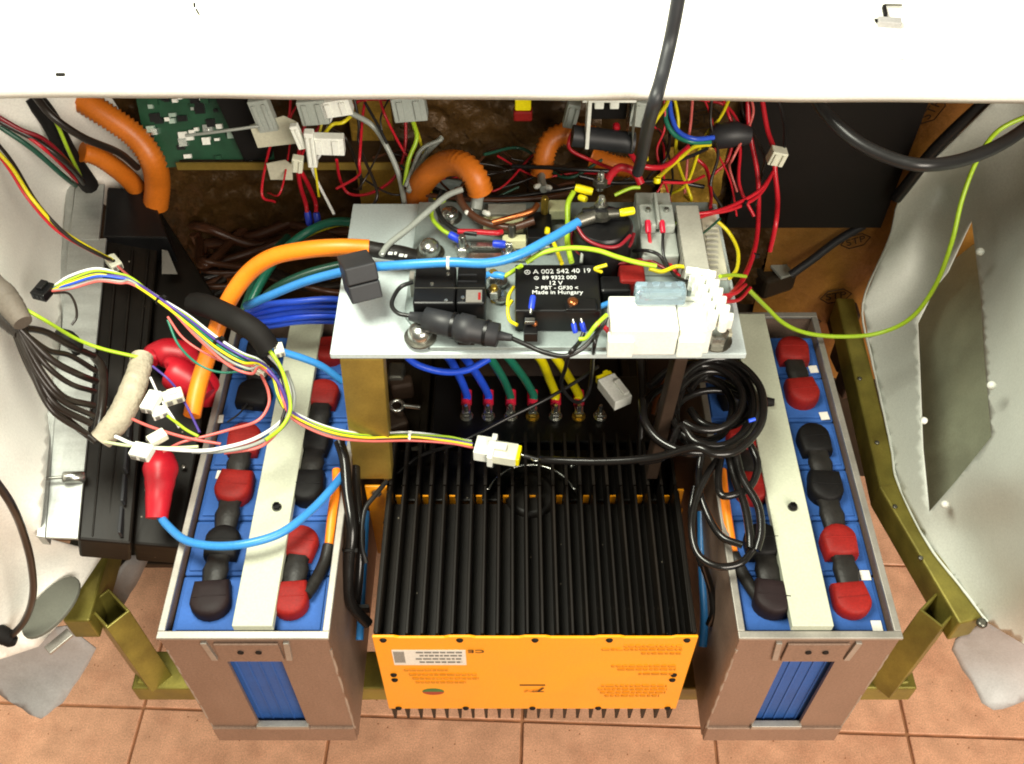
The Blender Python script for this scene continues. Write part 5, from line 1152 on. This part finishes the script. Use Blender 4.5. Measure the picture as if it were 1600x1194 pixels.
C('earth_wire', 'long green yellow wire across the right fender', 'w_gy', 7, [(1620, 175, .97), (1560, 205, .95), (1525, 250, .93), (1505, 310, .90), (1487, 380, .86), (1462, 445, .80), (1425, 495, .75), (1375, 520, .72), (1320, 526, .715), (1265, 522, .72), (1225, 508, .74), (1195, 480, .78), (1172, 455, .83)], cat='wire')
# reds at the back right
red = [([(1168, 150, .93), (1172, 200, .90), (1182, 270, .86), (1186, 330, .83), (1180, 385, .82), (1165, 430, .84), (1140, 462, .88), (1125, 470, .90)], 8, 'red wire falling beside the black control box, left of pair'),
       ([(1190, 150, .93), (1200, 200, .905), (1208, 235, .89), (1210, 270, .87), (1214, 310, .85), (1212, 350, .84), (1203, 392, .80)], 8, 'red wire through ivory connector, right of pair'),
       ([(1212, 262, .87), (1190, 295, .87), (1155, 318, .87), (1120, 330, .88), (1085, 335, .88)], 6, 'red wire branching left to the cable duct'), ([(1208, 270, .865), (1185, 305, .865), (1150, 325, .868), (1110, 334, .876), (1092, 340, .88)], 6, 'second red wire branching left to the cable duct'),
       ([(1090, 155, .92), (1130, 162, .91), (1150, 185, .90), (1155, 205, .89)], 5, 'red wire arching under hood beside round plug'), ([(1145, 225, .88), (1135, 255, .86), (1112, 275, .85), (1108, 290, .85)], 5, 'red wire below the dark round plug'),
       ([(1085, 245, .87), (1105, 265, .86), (1112, 300, .86), (1110, 325, .87)], 6, 'red wire crossing the gold foil patch'), ([(900, 195, .92), (890, 220, .91), (893, 236, .90), (930, 252, .89), (960, 265, .90)], 6, 'red wire under the white breaker bracket'),
       ([(985, 240, .92), (1000, 258, .915), (1025, 262, .91), (1045, 255, .905), (1075, 230, .90)], 9, 'bright red wire sagging behind the fuse block'), ([(1035, 285, .91), (1075, 285, .90), (1100, 275, .88)], 5, 'thin red wire right of the yellow terminal'),
       ([(465, 264, .86), (468, 290, .83), (478, 318, .80), (480, 332, .79)], 7, 'left red wire of pair above the blue terminals'), ([(468, 264, .86), (482, 290, .83), (492, 315, .80), (494, 332, .79)], 7, 'right red wire of pair above the blue terminals'),
       ([(526, 250, .88), (532, 280, .84), (545, 300, .82), (570, 304, .82), (600, 292, .83), (622, 268, .85), (632, 235, .87), (634, 185, .90)], 5, 'red wire sagging from white plugs to the grey plug'), ([(508, 160, .92), (500, 195, .90), (480, 225, .885), (468, 250, .875)], 5, 'red wire between white plugs under hood left'),
       ([(540, 180, .91), (560, 160, .92), (590, 156, .93), (620, 158, .93)], 5, 'red wire along hood edge at left centre'), ([(470, 165, .92), (475, 190, .905), (470, 220, .89), (466, 245, .88)], 6, 'red wire dropping beside slim white plug'),
       ([(1130, 462, .90), (1150, 458, .88), (1165, 445, .85)], 6, 'red wire leaving the choc block'), ([(1132, 472, .90), (1155, 468, .87), (1172, 450, .84)], 6, 'lower red wire leaving the choc block'),
       ([(1014, 364, .905), (1018, 380, .895), (1026, 395, .89), (1045, 415, .885), (1060, 430, .885)], 6, 'red wire down from grey fuse block'), ([(1046, 360, .885), (1042, 385, .885), (1048, 410, .885), (1062, 432, .885)], 5, 'thin red wire beside the cable duct')]
for pts, w, nm in red: C('hookup_wire', nm, 'w_red', w, pts, cat='wire', n=8)
C('hookup_wire', 'fat red jumper arching behind the contactor', 'boot_red', 13, [(948, 285, .925), (955, 270, .935), (972, 263, .94), (990, 268, .935), (1002, 288, .925)], cat='cable')
# contactor coil wires
for k, (pts, w, mm, nm) in enumerate([([(898, 350, .915), (892, 370, .905), (900, 392, .90), (925, 402, .90), (955, 400, .90), (982, 385, .905), (990, 365, .91)], 7, 'w_darkred', 'dark red wire round front of contactor, lower'), ([(902, 355, .93), (915, 375, .925), (940, 387, .922), (965, 384, .922), (985, 368, .925)], 6, 'w_darkred', 'dark red wire round front of contactor, upper'),
    ([(895, 380, .90), (905, 400, .895), (935, 412, .893), (970, 410, .893), (1010, 405, .89), (1040, 420, .888)], 6, 'w_darkred', 'dark red wire from contactor to cable duct'),
    ([(822, 410, .915), (850, 396, .922), (890, 389, .925), (930, 391, .925), (965, 400, .92), (995, 412, .915), (1025, 416, .91)], 8, 'w_gy', 'green yellow wire bowing over the relay to fuse switch'),
    ([(896, 300, .93), (888, 320, .925), (886, 350, .915), (888, 380, .91), (893, 410, .905)], 9, 'w_gy', 'green yellow wire left of the contactor'), ([(856, 362, .90), (866, 382, .90), (872, 400, .90), (878, 412, .90)], 7, 'w_yellow', 'yellow wire from terminal disc to the relay'),
    ([(905, 360, .91), (910, 385, .905), (908, 410, .90)], 5, 'w_grey', 'grey wire behind the relay'), ([(990, 392, .89), (1010, 393, .905), (1030, 400, .905), (1040, 415, .895)], 6, 'w_black', 'black wire arching below grey fuse block'),
    ([(1036, 364, .905), (1034, 385, .90), (1040, 405, .895), (1055, 432, .89), (1075, 440, .90)], 5, 'w_black', 'black wire down from grey fuse block'), ([(1046, 345, .895), (1056, 350, .895), (1068, 352, .895)], 7, 'w_gy', 'short green yellow wire entering the duct'),
    ([(1015, 420, .90), (1035, 425, .895), (1055, 418, .895), (1075, 418, .90)], 7, 'w_yellow', 'yellow wire between fuse switch and choc block'), ([(1120, 345, .88), (1140, 362, .87), (1152, 390, .865), (1150, 420, .868), (1140, 435, .88)], 6, 'w_yellow', 'yellow wire bowing outside the tray right edge'),
    ([(1125, 432, .90), (1145, 430, .88), (1165, 432, .86)], 6, 'w_gy', 'short green yellow wire leaving choc block'), ([(1098, 365, .90), (1110, 355, .89), (1125, 342, .885)], 4, 'w_darkgreen', 'dark green wire across the connector card'),
    ([(758, 430, .88), (778, 430, .885), (788, 432, .885)], 12, 'w_sky', 'short light blue cable right of the converter'), ([(788, 432, .885), (800, 425, .888), (815, 415, .90)], 7, 'w_gy', 'green yellow wire joining the light blue stub'),
    ([(800, 470, .885), (793, 482, .884), (797, 498, .88), (808, 508, .88)], 6, 'w_yellow', 'yellow wire looping left of the relay, lower'), ([(803, 448, .89), (795, 462, .888), (793, 478, .885)], 6, 'w_yellow', 'yellow wire looping left of the relay, upper'),
    ([(948, 492, .905), (940, 500, .905), (930, 512, .90), (915, 528, .89), (905, 530, .888)], 7, 'w_gy', 'green yellow wire at the lower right of relay'), ([(930, 505, .885), (945, 512, .882), (952, 520, .88)], 8, 'w_red', 'red wire ends tucked beside the white fuse switch'),
    ([(940, 425, .905), (930, 420, .91), (948, 414, .912)], 6, 'w_yellow', 'yellow wire end right of the relay'), ([(935, 480, .89), (946, 476, .89), (955, 472, .89)], 9, 'w_sky', 'light blue stub right of the relay')]):
    C('hookup_wire', nm, mm, w, pts, cat='wire', n=8)
# dark cables at tray back left
for pts, w, mm, nm in [([(715, 295, .90), (722, 315, .895), (740, 338, .89), (765, 350, .888), (800, 355, .89), (835, 345, .895)], 13, 'w_brown', 'thick brown cable bending across the shunt'), ([(690, 300, .90), (682, 320, .893), (690, 342, .888), (715, 360, .885), (745, 366, .885)], 8, 'w_black', 'black cable bending left of the shunt'),
    ([(695, 312, .90), (678, 325, .895), (675, 340, .892), (690, 358, .89), (702, 366, .888)], 7, 'w_gy', 'green yellow wire to the blue crimp behind converter'), ([(715, 362, .886), (745, 362, .886), (775, 364, .886), (785, 362, .886)], 9, 'w_red', 'red cable with bright sheath on the shunt'),
    ([(640, 300, .86), (690, 308, .865), (740, 312, .87), (800, 312, .87), (860, 308, .87), (900, 300, .88)], 8, 'w_brown', 'brown cable along the tray back edge'), ([(640, 292, .85), (720, 305, .855), (800, 306, .86), (900, 292, .86)], 7, 'w_black', 'black cable behind the tray back edge'),
    ([(770, 348, .895), (800, 340, .90), (830, 330, .905), (840, 320, .905)], 10, 'copper', 'copper coloured cable lug strap by the brass stud'),
    ([(800, 260, .87), (860, 262, .88), (900, 264, .885), (960, 268, .88)], 7, 'w_black', 'black cable passing over the bent orange conduit'), ([(905, 275, .88), (960, 285, .87), (1040, 282, .86), (1100, 292, .85)], 7, 'w_black', 'black cable behind the contactor'),
    ([(645, 190, .92), (652, 215, .91), (640, 250, .89), (632, 290, .87)], 7, 'w_gy', 'green yellow wire below the pale grey plug'), ([(545, 175, .94), (580, 195, .92), (605, 230, .90), (622, 275, .87), (632, 318, .85)], 9, 'w_grey', 'grey cable sloping down from hood to tray back'),
    ([(570, 160, .94), (590, 195, .925), (605, 225, .91)], 5, 'w_black', 'thin black cable meeting the sloping grey cable'), ([(690, 215, .90), (668, 240, .895), (650, 270, .88), (638, 300, .87)], 9, 'w_grey', 'clear grey hose loop left of the arched conduit, inner'), ([(690, 218, .905), (660, 232, .90), (645, 262, .885), (634, 292, .872)], 7, 'w_grey', 'clear grey hose loop left of the arched conduit, outer'),
    ([(722, 296, .91), (700, 305, .91), (670, 330, .905), (640, 358, .90), (610, 380, .898), (596, 398, .898)], 10, 'w_grey', 'grey flat cable crossing tray to the heat shrink'),
    ([(290, 212, .93), (340, 205, .935), (400, 197, .935), (460, 190, .93)], 5, 'w_grey', 'thin grey cable across the circuit board'),
    ([(1010, 250, .92), (1008, 225, .925), (1022, 195, .93), (1040, 165, .94), (1045, 150, .945)], 7, 'w_yellow', 'yellow wire rising beside the thick hood cable'), ([(1046, 158, .93), (1048, 180, .92), (1060, 205, .91), (1085, 216, .905), (1115, 215, .90)], 8, 'w_blue', 'blue wire curving into the round plug'),
    ([(1040, 165, .925), (1042, 190, .915), (1055, 212, .905), (1080, 222, .90), (1110, 222, .895)], 8, 'w_teal', 'teal wire curving into the round plug'), ([(1110, 226, .89), (1085, 230, .895), (1065, 245, .90), (1045, 262, .90), (1028, 278, .915)], 7, 'w_yellow', 'yellow wire from round plug to yellow terminal'),
    ([(1105, 232, .89), (1080, 245, .895), (1045, 256, .90), (1012, 262, .905), (1005, 258, .91)], 6, 'w_black', 'black wire from round plug to fuse block'), ([(1145, 130, .95), (1210, 150, .94), (1224, 190, .92), (1226, 230, .91)], 5, 'w_black', 'thin black wire beside the red pair'),
    ([(505, 212, .91), (520, 195, .915), (535, 190, .918), (550, 180, .92)], 6, 'w_yellow', 'yellow wire at the white plug cluster'), ([(960, 305, .90), (985, 294, .905), (1000, 293, .905)], 6, 'w_gy', 'short green wire behind the contactor')]:
    C('hookup_wire', nm, mm, w, pts, cat='wire', n=8)
crimp(480, 330, 484, 352, .79, .775, 11, 'crimp_blue', 'left blue crimp terminal hanging on red wires'); crimp(494, 332, 498, 354, .79, .775, 11, 'crimp_blue', 'right blue crimp terminal hanging on red wires')

# ------------------------------------------------------------------ tangle of thin wires in the rear cavity
rnd = random.Random(21)
ordn = ['first', 'second', 'third', 'fourth', 'fifth', 'sixth', 'seventh', 'eighth', 'ninth', 'tenth', 'eleventh', 'twelfth']
for nm, (xa, xb), cols, n_ in (('left of the tray under hood', (445, 640), ['w_red', 'w_red', 'w_loom', 'w_yellow', 'w_white', 'w_loom'], 10), ('behind the tray centre', (640, 900), ['w_loom', 'w_brown', 'w_loom', 'w_darkgreen', 'w_red', 'w_loom'], 12), ('between tray and black control box', (1000, 1180), ['w_red', 'w_loom', 'w_red', 'w_yellow', 'w_loom', 'w_pink'], 12)):
    for k in range(n_):
        t = (k + .5) / n_; x0 = xa + (xb - xa) * t; cm = cols[k % len(cols)]; z0 = .93
        dx = rnd.uniform(-70, 70)
        if nm.startswith('behind'): pts = [(x0 - 90, rnd.uniform(235, 305), .86), (x0 - 30, rnd.uniform(230, 315), .85), (x0 + 35, rnd.uniform(245, 318), .85), (x0 + 95, rnd.uniform(240, 310), .86)]
        else: pts = [(x0, 148, .94), (x0 + dx * .2 + rnd.uniform(-12, 12), 185 + rnd.uniform(-10, 15), .91), (x0 + dx * .6 + rnd.uniform(-15, 15), 225 + rnd.uniform(-12, 25), .885), (x0 + dx, 262 + rnd.uniform(-10, 50), .86), (x0 + dx + rnd.uniform(-35, 35), 300 + rnd.uniform(-10, 40), .835)]
        C('thin_wire', f'thin {dict(w_red="red", w_loom="black", w_yellow="yellow", w_white="white", w_brown="brown", w_darkgreen="dark green", w_pink="pink")[cm]} wire in the tangle {nm}, {ordn[k]} from left', cm, rnd.uniform(3, 5.5), pts, cat='wire', group='tangle of thin wires ' + nm, n=7)
# cable ties and markers on bundles
def tie(px, py, z, r, d, label, m='black_matt'):
    c = P(px, py, z); M = aim(d); mb = MB()
    mb.lathe([(r, -.0014), (r * 1.06, -.0014), (r * 1.06, .0014), (r, .0014)], c, 14, M); mb.box(c + M @ Vector((r * 1.1, 0, 0)), (.004, .004, .004), M)
    tag(obj('cable_tie', mb, m), label, 'cable tie')
tie(250, 470, .852, .0050, (.8, -.6, -.1), 'black cable tie on colour bundle above the charger'); tie(340, 535, .84, .0055, (.8, -.6, -.1), 'black cable tie on colour bundle near the black sleeve')
tie(425, 402, .875, .0082, (.9, .4, .2), 'black cable tie round the orange power cable'); tie(640, 683, .716, .0045, (1, 0, 0), 'white cable tie on colour bundle before front connector', 'white_plastic')
tie(1165, 318, .868, .0040, (-.8, .4, 0), 'black cable tie on red wires by the black control box'); tie(1178, 400, .822, .0034, (0, -.8, .2), 'black cable tie on falling red wire')
tie(545, 860, .676, .0066, (0, -.8, -.5), 'black cable tie on thick cable left of inverter'); tie(700, 412, .925, .0056, (1, 0, 0), 'clear cable tie on light blue tray cable', 'nylon')
